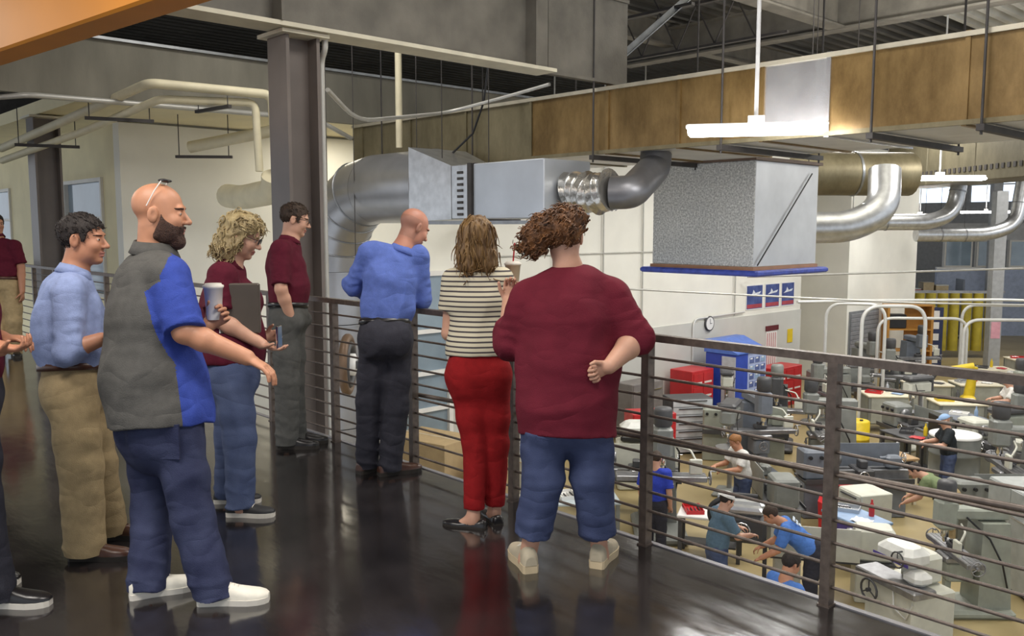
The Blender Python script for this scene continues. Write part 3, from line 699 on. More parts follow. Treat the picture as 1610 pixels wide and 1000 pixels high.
def shoe(parent, org, ank, d, m_up, m_sole, L=.285, wd=.098, h=.075, kind='shoe', heel=.0, label=None, lace=None):
    # foot frame: heel 0.08 behind the ankle; lofted upper, extruded sole
    d = nrm((d[0], d[1], 0)); l = V3(-d[1], d[0], 0); o = V3(ank[0], ank[1], ank[2]) - np.asarray(org) ; o = o - d * (.075)
    st = [(0, .55, .5), (.04, .72, .95), (.16, .74, 1.02), (.30, .72, .98), (.44, .78, .80), (.58, .92, .62), (.72, 1.0, .50), (.86, .90, .42), (.95, .66, .34), (1.0, .34, .22)]
    if kind == 'flat': st = [(x, w_, hh * (.55 if .1 < x < .7 else .8)) for x, w_, hh in st]
    def outline(k, z, grow=1.): return [o + d * (x * L) + l * (q * w_ * wd / 2 * grow) + V3(0, 0, z) for q, seq in ((1, st), (-1, st[::-1])) for x, w_, hh in seq]
    sz = (.034 if m_sole.name == 'cream_sole' else .022) if kind != 'flat' else .008
    so = outline(0, 0, 1.02); n = len(so); mb = MB(); mb.add(so + outline(0, sz + .004, 1.06), [tuple(range(n - 1, -1, -1)), tuple(range(n, 2 * n))] + [(i, (i + 1) % n, n + (i + 1) % n, n + i) for i in range(n)])
    vs = []; m = 11
    for x, w_, hh in st:
        for i in range(m):
            q = pi * i / (m - 1); c, s_ = math.cos(q), math.sin(q)
            vs.append(o + d * (x * L) + l * (math.copysign(abs(c) ** .8, c) * w_ * wd / 2) + V3(0, 0, sz + (abs(s_) ** .75) * hh * h))
    fs = [(k * m + i, k * m + i + 1, (k + 1) * m + i + 1, (k + 1) * m + i) for k in range(len(st) - 1) for i in range(m - 1)]
    ub = MB().add(vs, fs, True); ub.add(vs, [tuple(range(m)), tuple(range(len(vs) - 1, len(vs) - m - 1, -1))])
    u = ub.build('shoe', m_up, parent); 
    if label: u['label'] = label
    mb.build('sole', m_sole, u)
    if lace:
        q = MB()
        for k in range(4):
            x = .40 + k * .055; hh = np.interp(x, [a for a, b_, c in st], [c for a, b_, c in st]) * h + sz
            q.tube([o + d * (x * L) + l * .028 + V3(0, 0, hh - .010), o + d * (x * L) + V3(0, 0, hh + .003), o + d * (x * L) - l * .028 + V3(0, 0, hh - .010)], .0035, 5)
        q.build('laces', lace, u)
    return u
def cloth_mat(name, c, rough=.85, var=.1, scale=30, bump=.25, bscale=220, c2=None, fold=.32):
    m = mat(name, c, rough, var=var, scale=scale, bump=bump, bscale=bscale, col2=c2, spec=.2); nt = m.node_tree; N = nt.nodes; L = nt.links
    if N.get('fold_bump'): return m
    b = N['Principled BSDF']; old = b.inputs['Normal'].links[0].from_node
    tc = N.new('ShaderNodeTexCoord'); nz = N.new('ShaderNodeTexNoise'); nz.inputs['Scale'].default_value = 4.5; nz.inputs['Detail'].default_value = 1.2
    mp = N.new('ShaderNodeMapping'); mp.inputs['Rotation'].default_value = (.5, .35, .3); mp.inputs['Scale'].default_value = (1, 1, 2.2)
    L.new(tc.outputs['Object'], mp.inputs[0]); L.new(mp.outputs[0], nz.inputs['Vector'])
    m1 = N.new('ShaderNodeMath'); m1.operation = 'SUBTRACT'; m1.inputs[1].default_value = .5; L.new(nz.outputs[0], m1.inputs[0])
    m2 = N.new('ShaderNodeMath'); m2.operation = 'ABSOLUTE'; L.new(m1.outputs[0], m2.inputs[0])
    m3 = N.new('ShaderNodeMath'); m3.operation = 'POWER'; m3.inputs[1].default_value = .9; L.new(m2.outputs[0], m3.inputs[0])
    bp = N.new('ShaderNodeBump'); bp.name = 'fold_bump'; bp.inputs['Strength'].default_value = fold; bp.inputs['Distance'].default_value = .06
    L.new(m3.outputs[0], bp.inputs['Height']); L.new(old.outputs[0], bp.inputs['Normal']); L.new(bp.outputs[0], b.inputs['Normal']); return m
def ring_collar(parent, org, c, ax, u, r, h=.045, flare=1.25, m=None, thick=.006, name='collar', front=None):
    ax = nrm(ax); u = nrm(np.asarray(u) - ax * (np.asarray(u) @ ax)); v = np.cross(ax, u); c = np.asarray(c) - np.asarray(org)
    n = 24; vs = []
    for rr, hh in ((r, h), (r * flare, .0), (r * flare - thick, -.004), (r - thick, h - .004)):
        for i in range(n):
            q = 2 * pi * i / n; dz = 0
            if front is not None: dz = -.35 * h * max(0, (u * math.cos(q) + v * math.sin(q)) @ nrm(front))
            vs.append(c + (u * math.cos(q) * 1.08 + v * math.sin(q)) * rr + ax * (hh + dz))
    fs = [(k * n + i, k * n + (i + 1) % n, ((k + 1) % 4) * n + (i + 1) % n, ((k + 1) % 4) * n + i) for k in range(4) for i in range(n)]
    return MB().add(vs, fs, True).build(name, m, parent)
def person(S_):
    """S_: joints in world metres plus clothing choices; returns the root Empty"""
    J = {k: np.asarray(v, float) for k, v in S_['J'].items()}; D = S_['D']; g = S_.get('h', .005)
    org = V3(*S_['org']); root = thing('person', S_['label'], 'person', tuple(org), 0, S_.get('group'))
    H = Head(J['head'], S_['face'], S_.get('hup', (0, 0, 1)), S_.get('hs', 1.)); sk = S_['skin']
    lat = nrm(J['Ls'] - J['Rs']); hl = nrm(J['Lhip'] - J['Rhip']); ax = nrm(J['nk'] - J['pe']); fr = nrm(np.cross(lat, ax))
    allp = np.array(list(J.values())); lo = allp.min(0) - .24; hi = allp.max(0) + .24
    top = H.c[2] + .16; zf = [(H.c[2] - .17 * H.s, top)]
    for q in 'LR':
        if S_.get('hand' + q): z = J[q + 'w'][2]; zf.append((z - .13, z + .13))
    F = Field(grid(lo[0], hi[0], g), grid(lo[1], hi[1], g), zgrid(org[2] + .02, top, zf, g * .9, g * 2))
    head_prims(F, H, S_.get('fat', 1.))
    F.add(rc(H.w(-.02, 0, -.06), J['nk'], D['neck'] * .93, D['neck']), .03)
    F.add(rc(J['nk'], J['ch'], .07, .09), .03); F.add(rc(J['ch'], J['pe'], .09, .10), .03)
    for q in 'LR':
        F.add(rc(J['nk'] + ax * -.03, J[q + 's'], .05, .05), .03); A = D.get('arm' + q, D['arm'])
        F.add(rc(J[q + 's'], J[q + 'e'], A[0], A[1]), .02)
        mid = J[q + 'e'] * .7 + J[q + 'w'] * .3
        F.add(rc(J[q + 'e'], mid, A[1], A[1] * .98), .015); F.add(rc(mid, J[q + 'w'], A[1] * .98, A[2]), .02)
        F.add(rc(J[q + 'hip'], J[q + 'k'], .06, .05), .03); F.add(rc(J[q + 'k'], J[q + 'a'] + V3(0, 0, .03), .05, D.get('ankle', .036)), .02)
        F.add(rc(J[q + 'a'] + V3(0, 0, .05), J[q + 'a'] + V3(*(nrm(J[q + 't'] - J[q + 'a']) * .06), ) * 1 + V3(0, 0, .01), .034, .03), .02)
        hs = S_.get('hand' + q)
        if hs: hand(F, J[q + 'w'], hs[0], hs[1], 1 if q == 'L' else -1, hs[2], hs[3] if len(hs) > 3 else .6, D.get('hand', 1.))
    vs, qs = F.mesh(); cen = vs[qs].mean(1)
    hair = S_.get('hairmat'); b = mesh_obj('body', vs, qs, [sk, S_.get('lip') or M_lip, S_.get('brow') or hair or sk, M_eyew, M_iris, S_.get('stubmat') or sk], root, org, head_faces(H, cen, S_.get('stub')))
    # ---- shirt
    h2 = S_.get('hc', .009); T = S_['torso']                      # list of (point, lateral half width, half depth)
    F = Field(grid(lo[0], hi[0], h2), grid(lo[1], hi[1], h2), grid(org[2] + .3, top, h2)); sr = D['sh']
    for (a, wa, da), (c, wc, dc) in zip(T, T[1:]): F.add(ec(a, c, lat, (wa, da), (wc, dc)), .05)
    for q in 'LR':
        F.add(rc(J['nk'] - ax * .035, J[q + 's'] - (J[q + 's'] - J['nk']) * .12, D['neck'] * .93, sr), .05)
    for e in S_.get('shirt_extra', ()): F.add(el(J[e[0]] + lat * e[1][0] + fr * e[1][1] + ax * e[1][2], np.stack([lat, fr, ax]), e[2]), .05)
    if S_.get('hem'): F.plane(np.asarray(S_['hem'][0], float), nrm(S_['hem'][1]))
    for q in 'LR':
        A = D.get('slv' + q, D['slv']); t = S_['sleeve' + q]; fo = (D.get('fold', .006), 70, 1.3 if q == 'L' else 2.9)
        if t <= 1: F.add(rc(J[q + 's'], J[q + 's'] + (J[q + 'e'] - J[q + 's']) * t, A[0], A[1], True, fo), .04)
        else:
            F.add(rc(J[q + 's'], J[q + 'e'], A[0], A[1], False, fo), .04)
            F.add(rc(J[q + 'e'], J[q + 'e'] + (J[q + 'w'] - J[q + 'e']) * (t - 1), A[1], A[2], True, fo), .025)
    F.wrinkle(D.get('wr', .006), D.get('wf', 22), S_.get('seed', 1), S_.get('wst', (1, 1, .55)))
    F.cut(rc(J['nk'] + ax * .0, J['nk'] + ax * .14, D['neck'] * 1.02, D['neck'] * 1.15), .008)
    vs, qs = F.mesh(); mats = S_['shirtm']; mi = None
    if S_.get('shirtfn'): mi = S_['shirtfn'](vs[qs].mean(1), J, lat, fr, ax)
    sh = mesh_obj('shirt', vs, qs, mats, root, org, mi); 
    # ---- trousers
    F = Field(grid(lo[0], hi[0], h2), grid(lo[1], hi[1], h2), grid(org[2] + .03, J['wa'][2] + .12, h2)); W = S_['pants']
    for (a, wa, da), (c, wc, dc) in zip(W, W[1:]): F.add(ec(a, c, hl, (wa, da), (wc, dc)), .04)
    for e in S_.get('pants_extra', ()): F.add(el(J[e[0]] + hl * e[1][0] + fr * e[1][1] + V3(0, 0, e[1][2]), np.stack([hl, nrm(np.cross(hl, (0, 0, 1))), V3(0, 0, 1)]), e[2]), .04)
    if S_.get('waistcut') is not None: F.plane(np.asarray(S_['waistcut'][0]), nrm(S_['waistcut'][1]))
    for q in 'LR':
        G = D.get('leg' + q, D['leg']); end = J[q + 'a'] + (J[q + 'k'] - J[q + 'a']) * S_.get('cuff', .04)
        mid = J[q + 'k'] * .6 + J[q + 'hip'] * .4
        F.add(rc(J[q + 'hip'], mid, G[0], G[0] * .45 + G[1] * .55, False), .045); F.add(rc(mid, J[q + 'k'], G[0] * .45 + G[1] * .55, G[1], False, (.004, 60, 2.)), .03)
        F.add(rc(J[q + 'k'], end, G[1], G[2], True, (D.get('lfold', .007) * .8, 62, 2.2 if q == 'L' else .4)), .03)
    F.wrinkle(D.get('pwr', .004), 26, S_.get('seed', 1) + 5, (1, 1, .5))
    vs, qs = F.mesh(); pm = S_['pantsm']; mesh_obj('trousers', vs, qs, pm if isinstance(pm, list) else [pm], root, org, S_['pantsfn'](vs[qs].mean(1), J, hl, fr) if S_.get('pantsfn') else None)
    # ---- belt, shoes, collar
    if S_.get('belt'):
        c, wl, dp, m = S_['belt']; c = np.asarray(c) - org; vs = []; n = 40; f2 = nrm(np.cross(hl, ax)); 
        for hh, gr in ((-.017, 0), (.017, 0), (.017, .006), (-.017, .006)):
            for i in range(n): a = 2 * pi * i / n; vs.append(c + hl * (wl + gr) * math.cos(a) + f2 * (dp + gr) * math.sin(a) + ax * hh)
        MB().add(vs, [(k * n + i, k * n + (i + 1) % n, ((k + 1) % 4) * n + (i + 1) % n, ((k + 1) % 4) * n + i) for k in range(4) for i in range(n)], True).build('belt', m, root)
    for q in 'LR':
        s_ = S_['shoes']; shoe(root, org, J[q + 'a'], J[q + 't'] - J[q + 'a'], s_[0], s_[1], *s_[2:5], kind=s_[5] if len(s_) > 5 else 'shoe', lace=s_[6] if len(s_) > 6 else None)
    if S_.get('collar'): 
        m, r, hh = S_['collar'][:3]; ring_collar(root, org, J['nk'] + ax * S_.get('collz', .0), nrm(H.w(-.02, 0, -.06) - J['nk']), lat, r, hh, 1.28, m, front=fr)
    root_data = dict(root=root, H=H, J=J, lat=lat, fr=fr, ax=ax, org=org, hl=hl); return root_data
M_lip = mat('lips', (.42, .17, .13), .5, var=0)
def hair_cap(P, m, region, off=.008, extra=(), amp=.004, freq=90, h=.005, name='hair', seed=3, st=(1, 1, .3), k=.02, pad=.16, pre=()):
    """hair grown as an offset skull limited by region(x, |y|, z, y) in head units, plus extra locks"""
    H = P['H']; pts = [H.c] + [np.asarray(e[3]) for e in extra if len(e) > 3]
    lo = H.c - pad * H.s; hi = H.c + pad * H.s
    for lo_, hi_, fn in [e[0] for e in extra]: lo = np.minimum(lo, lo_ - .03); hi = np.maximum(hi, hi_ + .03)
    F = Field(grid(lo[0], hi[0], h), grid(lo[1], hi[1], h), grid(lo[2], hi[2], h)); o = off / 1.
    F.add(H.el((-.014, 0, .035), (.098 + o, .076 + o, .084 + o)), .0); F.add(H.el((.028, 0, -.03), (.064 + o, .061 + o, .086 + o)), .03)
    for e in pre: F.add(e[0], k)
    if region:
        p = F.pts((slice(None),) * 3); q = H.loc(p); d = region(q[..., 0], np.abs(q[..., 1]), q[..., 2]) * H.s
        F.f = np.maximum(F.f, d.astype(np.float32))
    for e in extra: F.add(e[0], e[1] if len(e) > 1 else k)
    F.wrinkle(amp, freq, seed, st)
    vs, qs = F.mesh(); return mesh_obj(name, vs, qs, [m], P['root'], P['org'])
def locks(P, hair, m, n, L, rad, flow, curl, seed, name='hair_locks', taper=True):
    """loose locks rooted on the hair surface, bending with the flow"""
    rs = np.random.RandomState(seed); me = hair.data; nv = len(me.vertices)
    co = np.empty(nv * 3, np.float32); me.vertices.foreach_get('co', co); co = co.reshape(-1, 3).astype(float)
    no = np.empty(nv * 3, np.float32); me.vertices.foreach_get('normal', no); no = no.reshape(-1, 3).astype(float)
    o = P['H'].c - P['org']; mb = MB()
    for i in rs.choice(nv, n):
        p = co[i].copy(); nn = no[i]; f = nrm(flow(p - o)); f = nrm(f - nn * (f @ nn) * .85 + rs.randn(3) * .15); s_ = np.cross(f, nn)
        l = L * rs.uniform(.6, 1.2); pts = []; ph = rs.uniform(0, 6.3); k = 7
        for j in range(k):
            t = j / (k - 1); pts.append(p + f * l * t + nn * (.004 + curl * math.sin(ph + t * 7) * .6 - .3 * l * t * t) + s_ * curl * math.cos(ph + t * 7))
        mb.tube(pts, rad, 4, rs=[rad * (1 - .75 * t / (k - 1)) for t in range(k)])
    o_ = mb.build(name, m, P['root'], fix=False); o_['kind'] = 'stuff'; return o_
# measured joints, world metres
PEOPLE = {'polo':{'J':{'head':[-3.962,1.539,1.682],'nk':[-3.986,1.516,1.503],'ch':[-3.957,1.487,1.299],'wa':[-3.935,1.459,0.959],'pe':[-3.885,1.479,0.738],'Rs':[-3.77,1.497,1.404],'Re':[-3.652,1.5,1.176],'Rw':[-3.537,1.723,1.056],'Ls':[-4.194,1.529,1.409],'Le':[-4.113,1.674,1.112],'Lw':[-4.05,1.776,1.149],'Lhip':[-3.993,1.47,0.768],'Lk':[-3.945,1.442,0.344],'Rhip':[-3.768,1.494,0.795],'Rk':[-3.683,1.517,0.348],'La':[-3.82,1.358,0.0],'Lt':[-3.768,1.551,0.0],'Ra':[-3.537,1.546,0.0],'Rt':[-3.416,1.706,0.0]},'face':[0.543,0.837,-0.07],'org':[-3.678,1.452,0.0]},'left':{'J':{'head':[-4.659,1.422,1.56],'nk':[-4.678,1.375,1.383],'ch':[-4.678,1.349,1.216],'wa':[-4.643,1.347,0.954],'pe':[-4.626,1.348,0.838],'Rs':[-4.501,1.302,1.302],'Re':[-4.452,1.269,1.033],'Rw':[-4.374,1.39,1.085],'Ls':[-4.856,1.436,1.298],'Le':[-4.765,1.518,1.0],'Lw':[-4.568,1.519,1.068],'Lhip':[-4.683,1.396,0.782],'Lk':[-4.637,1.419,0.416],'Rhip':[-4.544,1.299,0.807],'Rk':[-4.476,1.302,0.455],'La':[-4.682,1.483,0.0],'Lt':[-4.556,1.639,0.0],'Ra':[-4.457,1.298,0.0],'Rt':[-4.325,1.449,0.0]},'face':[0.601,0.798,-0.052],'org':[-4.569,1.391,0.0]},'blond':{'J':{'head':[-4.743,2.306,1.569],'nk':[-4.777,2.244,1.398],'ch':[-4.774,2.221,1.228],'wa':[-4.741,2.215,0.955],'pe':[-4.721,2.211,0.792],'Rs':[-4.662,2.139,1.349],'Re':[-4.63,2.094,1.119],'Rw':[-4.49,2.28,0.97],'Ls':[-4.916,2.323,1.346],'Le':[-4.898,2.328,1.063],'Lw':[-4.67,2.384,0.984],'Lhip':[-4.795,2.245,0.753],'Lk':[-4.775,2.211,0.391],'Rhip':[-4.644,2.174,0.78],'Rk':[-4.581,2.174,0.432],'La':[-4.826,2.201,0.0],'Lt':[-4.7,2.357,0.0],'Ra':[-4.548,2.147,0.0],'Rt':[-4.407,2.288,0.0]},'face':[0.532,0.76,-0.375],'org':[-4.687,2.174,0.0]},'mar':{'J':{'head':[-5.838,3.257,1.676],'nk':[-5.854,3.214,1.512],'ch':[-5.863,3.184,1.372],'wa':[-5.829,3.178,1.092],'pe':[-5.812,3.175,0.962],'Rs':[-5.748,3.083,1.451],'Re':[-5.678,3.042,1.177],'Rw':[-5.68,3.122,0.943],'Ls':[-5.994,3.305,1.452],'Le':[-5.96,3.342,1.163],'Lw':[-5.878,3.322,0.937],'Lhip':[-5.872,3.223,0.921],'Lk':[-5.823,3.193,0.474],'Rhip':[-5.754,3.117,0.938],'Rk':[-5.726,3.094,0.498],'La':[-5.826,3.213,0.0],'Lt':[-5.706,3.373,0.0],'Ra':[-5.738,3.085,0.0],'Rt':[-5.612,3.241,0.0]},'face':[0.5,0.832,-0.242],'org':[-5.782,3.149,0.0]},'bald':{'J':{'head':[-4.61,3.429,1.616],'nk':[-4.62,3.338,1.469],'ch':[-4.639,3.264,1.323],'wa':[-4.624,3.209,1.04],'pe':[-4.593,3.181,0.931],'Ls':[-4.722,3.167,1.462],'Le':[-4.884,3.138,1.243],'Lw':[-4.981,3.37,1.133],'Rs':[-4.584,3.428,1.427],'Re':[-4.608,3.478,1.149],'Rw':[-4.865,3.606,1.091],'Lhip':[-4.652,3.143,0.9],'Lk':[-4.725,3.135,0.498],'Rhip':[-4.604,3.267,0.894],'Rk':[-4.604,3.259,0.457],'La':[-4.811,3.168,0.0],'Lt':[-4.835,3.366,0.0],'Ra':[-4.66,3.241,0.0],'Rt':[-4.609,3.434,0.0]},'face':[0.077,0.88,-0.469],'org':[-4.736,3.205,0.0]},'strp':{'J':{'head':[-3.624,3.119,1.547],'nk':[-3.608,3.113,1.389],'ch':[-3.597,3.103,1.248],'wa':[-3.577,3.085,0.99],'pe':[-3.567,3.075,0.852],'Ls':[-3.697,3.008,1.327],'Le':[-3.713,2.991,1.041],'Lw':[-3.838,3.194,1.028],'Rs':[-3.528,3.219,1.333],'Re':[-3.515,3.254,1.086],'Rw':[-3.66,3.388,1.24],'Lhip':[-3.609,3.025,0.818],'Lk':[-3.545,3.036,0.439],'Rhip':[-3.52,3.135,0.816],'Rk':[-3.491,3.136,0.431],'La':[-3.509,2.984,0.0],'Lt':[-3.687,2.893,0.0],'Ra':[-3.508,3.136,0.0],'Rt':[-3.692,3.214,0.0]},'face':[-0.738,0.642,-0.208],'org':[-3.508,3.06,0.0]},'wom':{'J':{'head':[-2.858,3.002,1.575],'nk':[-2.834,3.004,1.42],'ch':[-2.818,2.996,1.253],'wa':[-2.797,2.969,0.925],'pe':[-2.786,2.95,0.732],'Ls':[-2.962,2.873,1.269],'Le':[-3.05,2.836,1.064],'Lw':[-3.203,2.965,1.246],'Rs':[-2.683,3.146,1.289],'Re':[-2.56,3.176,1.102],'Rw':[-2.544,2.97,0.997],'Lhip':[-2.864,2.871,0.761],'Lk':[-2.84,2.849,0.449],'Rhip':[-2.711,3.036,0.761],'Rk':[-2.683,3.018,0.449],'La':[-2.901,2.801,0.0],'Lt':[-3.079,2.892,-0.0],'Ra':[-2.697,3.1,0.0],'Rt':[-2.782,3.282,0.0]},'face':[-0.542,0.834,-0.105],'org':[-2.799,2.95,0.0]},'far':{'J':{'head':[-12.402,2.775,1.659],'nk':[-12.378,2.774,1.485],'ch':[-12.341,2.783,1.28],'wa':[-12.279,2.811,1.028],'pe':[-12.258,2.814,0.902],'Ls':[-12.196,2.923,1.376],'Le':[-12.151,2.963,1.123],'Lw':[-12.05,2.937,0.828],'Rs':[-12.488,2.611,1.376],'Re':[-12.524,2.563,1.123],'Rw':[-12.402,2.564,0.851],'Lhip':[-12.2,2.868,0.847],'Lk':[-12.137,2.846,0.455],'Rhip':[-12.308,2.752,0.847],'Rk':[-12.266,2.707,0.455],'La':[-12.258,2.866,0.0],'Lt':[-12.059,2.855,0.0],'Ra':[-12.062,2.609,0.0],'Rt':[-11.895,2.5,0.0]},'face':[0.99,0.122,-0.07],'org':[-12.16,2.737,0.0]},'near':{'J':{'head':[-4.334,0.841,1.652],'nk':[-4.325,0.826,1.491],'ch':[-4.316,0.81,1.316],'wa':[-4.288,0.799,1.047],'pe':[-4.268,0.799,0.912],'Ls':[-4.542,0.85,1.428],'Le':[-4.49,0.893,1.158],'Lw':[-4.293,0.953,1.136],'Rs':[-4.125,0.766,1.433],'Re':[-4.07,0.754,1.154],'Rw':[-4.069,0.897,1.12],'Lhip':[-4.346,0.822,0.842],'Lk':[-4.315,0.801,0.485],'Rhip':[-4.16,0.792,0.875],'Rk':[-4.11,0.789,0.506],'La':[-4.488,0.803,0.0],'Lt':[-4.365,0.961,0.0],'Ra':[-4.152,0.848,0.0],'Rt':[-4.021,0.999,0.0]},'face':[0.543,0.837,-0.07],'org':[-4.32,0.826,0.0]},'white':{'J':{'head':[-8.139,12.823,-2.037],'nk':[-8.108,12.883,-2.176],'ch':[-8.092,12.913,-2.339],'wa':[-8.068,12.958,-2.59],'pe':[-8.059,12.975,-2.686],'Ls':[-7.946,12.81,-2.233],'Le':[-7.958,12.683,-2.469],'Lw':[-8.121,12.503,-2.489],'Lhip':[-7.981,12.934,-2.706],'Lk':[-7.986,12.902,-3.118],'La':[-7.963,12.924,-3.6],'Lt':[-8.057,12.748,-3.6],'Rs':[-8.258,12.977,-2.233],'Re':[-8.357,12.896,-2.469],'Rw':[-8.416,12.66,-2.489],'Rhip':[-8.137,13.017,-2.706],'Rk':[-8.16,12.995,-3.118],'Ra':[-8.154,13.026,-3.6],'Rt':[-8.248,12.849,-3.6]},'face':[-0.431,-0.81,-0.399],'org':[-8.059,12.975,-3.6]},'blue_l':{'J':{'head':[-8.282,10.827,-2.005],'nk':[-8.268,10.79,-2.148],'ch':[-8.268,10.79,-2.317],'wa':[-8.268,10.79,-2.576],'pe':[-8.268,10.79,-2.675],'Ls':[-8.434,10.723,-2.208],'Le':[-8.472,10.686,-2.496],'Lw':[-8.502,10.76,-2.735],'Lhip':[-8.351,10.757,-2.695],'Lk':[-8.371,10.781,-3.113],'La':[-8.369,10.749,-3.6],'Lt':[-8.444,10.935,-3.6],'Rs':[-8.102,10.857,-2.208],'Re':[-8.048,10.858,-2.496],'Rw':[-8.078,10.931,-2.735],'Rhip':[-8.185,10.824,-2.695],'Rk':[-8.187,10.856,-3.113],'Ra':[-8.166,10.831,-3.6],'Rt':[-8.241,11.017,-3.6]},'face':[-0.352,0.871,-0.343],'org':[-8.268,10.79,-3.6]},'grey':{'J':{'head':[-6.409,9.936,-2.049],'nk':[-6.437,9.883,-2.188],'ch':[-6.449,9.861,-2.351],'wa':[-6.467,9.828,-2.601],'pe':[-6.473,9.815,-2.697],'Ls':[-6.596,9.957,-2.245],'Le':[-6.584,10.083,-2.478],'Lw':[-6.423,10.262,-2.498],'Lhip':[-6.551,9.856,-2.717],'Lk':[-6.545,9.887,-3.124],'La':[-6.568,9.865,-3.6],'Lt':[-6.474,10.041,-3.6],'Rs':[-6.287,9.793,-2.245],'Re':[-6.189,9.873,-2.478],'Rw':[-6.131,10.106,-2.498],'Rhip':[-6.396,9.774,-2.717],'Rk':[-6.374,9.796,-3.124],'Ra':[-6.379,9.765,-3.6],'Rt':[-6.285,9.941,-3.6]},'face':[0.433,0.815,-0.385],'org':[-6.473,9.815,-3.6]},'bend':{'J':{'head':[-5.935,10.256,-2.201],'nk':[-5.807,10.336,-2.297],'ch':[-5.697,10.404,-2.412],'wa':[-5.529,10.509,-2.587],'pe':[-5.464,10.55,-2.654],'Ls':[-5.671,10.204,-2.338],'Le':[-5.742,10.125,-2.602],'Lw':[-5.914,10.017,-2.724],'Lhip':[-5.416,10.472,-2.674],'Lk':[-5.436,10.448,-3.102],'La':[-5.405,10.455,-3.6],'Lt':[-5.575,10.349,-3.6],'Rs':[-5.866,10.515,-2.338],'Re':[-5.968,10.487,-2.602],'Rw':[-6.14,10.379,-2.724],'Rhip':[-5.513,10.627,-2.674],'Rk':[-5.544,10.62,-3.102],'Ra':[-5.524,10.645,-3.6],'Rt':[-5.693,10.539,-3.6]},'face':[-0.712,-0.445,-0.544],'org':[-5.464,10.55,-3.6]},'sit':{'J':{'head':[-4.485,8.191,-1.9],'nk':[-4.509,8.135,-2.052],'ch':[-4.517,8.115,-2.232],'wa':[-4.53,8.085,-2.506],'pe':[-4.535,8.073,-2.612],'Ls':[-4.688,8.203,-2.116],'Le':[-4.687,8.341,-2.371],'Lw':[-4.529,8.551,-2.392],'Lhip':[-4.623,8.11,-2.632],'Lk':[-4.622,8.142,-3.079],'La':[-4.643,8.119,-3.6],'Lt':[-4.565,8.303,-3.6],'Rs':[-4.336,8.053,-2.116],'Re':[-4.237,8.15,-2.371],'Rw':[-4.196,8.41,-2.392],'Rhip':[-4.447,8.036,-2.632],'Rk':[-4.426,8.059,-3.079],'Ra':[-4.428,8.027,-3.6],'Rt':[-4.35,8.211,-3.6]},'face':[0.362,0.853,-0.376],'org':[-4.535,8.073,-3.6]},'black':{'J':{'head':[-6.309,17.073,-2.027],'nk':[-6.266,17.105,-2.168],'ch':[-6.252,17.115,-2.334],'wa':[-6.232,17.131,-2.588],'pe':[-6.224,17.137,-2.686],'Ls':[-6.155,16.968,-2.226],'Le':[-6.219,16.857,-2.462],'Lw':[-6.443,16.763,-2.482],'Lhip':[-6.171,17.066,-2.706],'Lk':[-6.189,17.04,-3.118],'La':[-6.159,17.05,-3.6],'Lt':[-6.319,16.93,-3.6],'Rs':[-6.368,17.25,-2.226],'Re':[-6.491,17.218,-2.462],'Rw':[-6.644,17.029,-2.482],'Rhip':[-6.277,17.207,-2.706],'Rk':[-6.307,17.197,-3.118],'Ra':[-6.289,17.223,-3.6],'Rt':[-6.449,17.103,-3.6]},'face':[-0.742,-0.559,-0.371],'org':[-6.224,17.137,-3.6]},'green':{'J':{'head':[-5.674,14.226,-2.304],'nk':[-5.53,14.27,-2.388],'ch':[-5.404,14.309,-2.487],'wa':[-5.21,14.368,-2.638],'pe':[-5.136,14.39,-2.697],'Ls':[-5.434,14.116,-2.423],'Le':[-5.519,14.06,-2.675],'Lw':[-5.704,14.003,-2.792],'Lhip':[-5.111,14.307,-2.717],'Lk':[-5.136,14.289,-3.124],'La':[-5.105,14.288,-3.6],'Lt':[-5.296,14.23,-3.6],'Rs':[-5.537,14.451,-2.423],'Re':[-5.638,14.45,-2.675],'Rw':[-5.824,14.394,-2.792],'Rhip':[-5.162,14.474,-2.717],'Rk':[-5.193,14.475,-3.124],'Ra':[-5.167,14.493,-3.6],'Rt':[-5.359,14.434,-3.6]},'face':[-0.795,-0.243,-0.556],'org':[-5.136,14.39,-3.6]},'far_a':{'J':{'head':[-6.96,22.594,-2.027],'nk':[-6.917,22.626,-2.168],'ch':[-6.904,22.636,-2.334],'wa':[-6.884,22.652,-2.588],'pe':[-6.876,22.658,-2.686],'Ls':[-6.806,22.489,-2.226],'Le':[-6.871,22.378,-2.462],'Lw':[-7.095,22.284,-2.482],'Lhip':[-6.823,22.587,-2.706],'Lk':[-6.841,22.561,-3.118],'La':[-6.811,22.571,-3.6],'Lt':[-6.97,22.451,-3.6],'Rs':[-7.019,22.771,-2.226],'Re':[-7.143,22.739,-2.462],'Rw':[-7.296,22.55,-2.482],'Rhip':[-6.929,22.728,-2.706],'Rk':[-6.959,22.718,-3.118],'Ra':[-6.941,22.744,-3.6],'Rt':[-7.101,22.624,-3.6]},'face':[-0.742,-0.559,-0.371],'org':[-6.876,22.658,-3.6]}}
RT = V3(_r.x, _r.y, 0)            # rightwards seen from the walkway entrance
SK1 = skin_mat('skin_warm', (.52, .245, .14)); SK2 = skin_mat('skin_pale', (.60, .33, .225)); SK3 = skin_mat('skin_tan', (.47, .215, .125)); SKb = skin_mat('skin_pink', (.55, .25, .17))
M_maroon = cloth_mat('maroon_knit', (.095, .009, .022)); M_sweater = cloth_mat('maroon_sweater', (.135, .013, .026), scale=12)
M_polog = cloth_mat('polo_grey', (.085, .082, .076)); M_polob = cloth_mat('polo_blue', (.035, .062, .30)); M_khaki = cloth_mat('khaki', (.38, .285, .155))
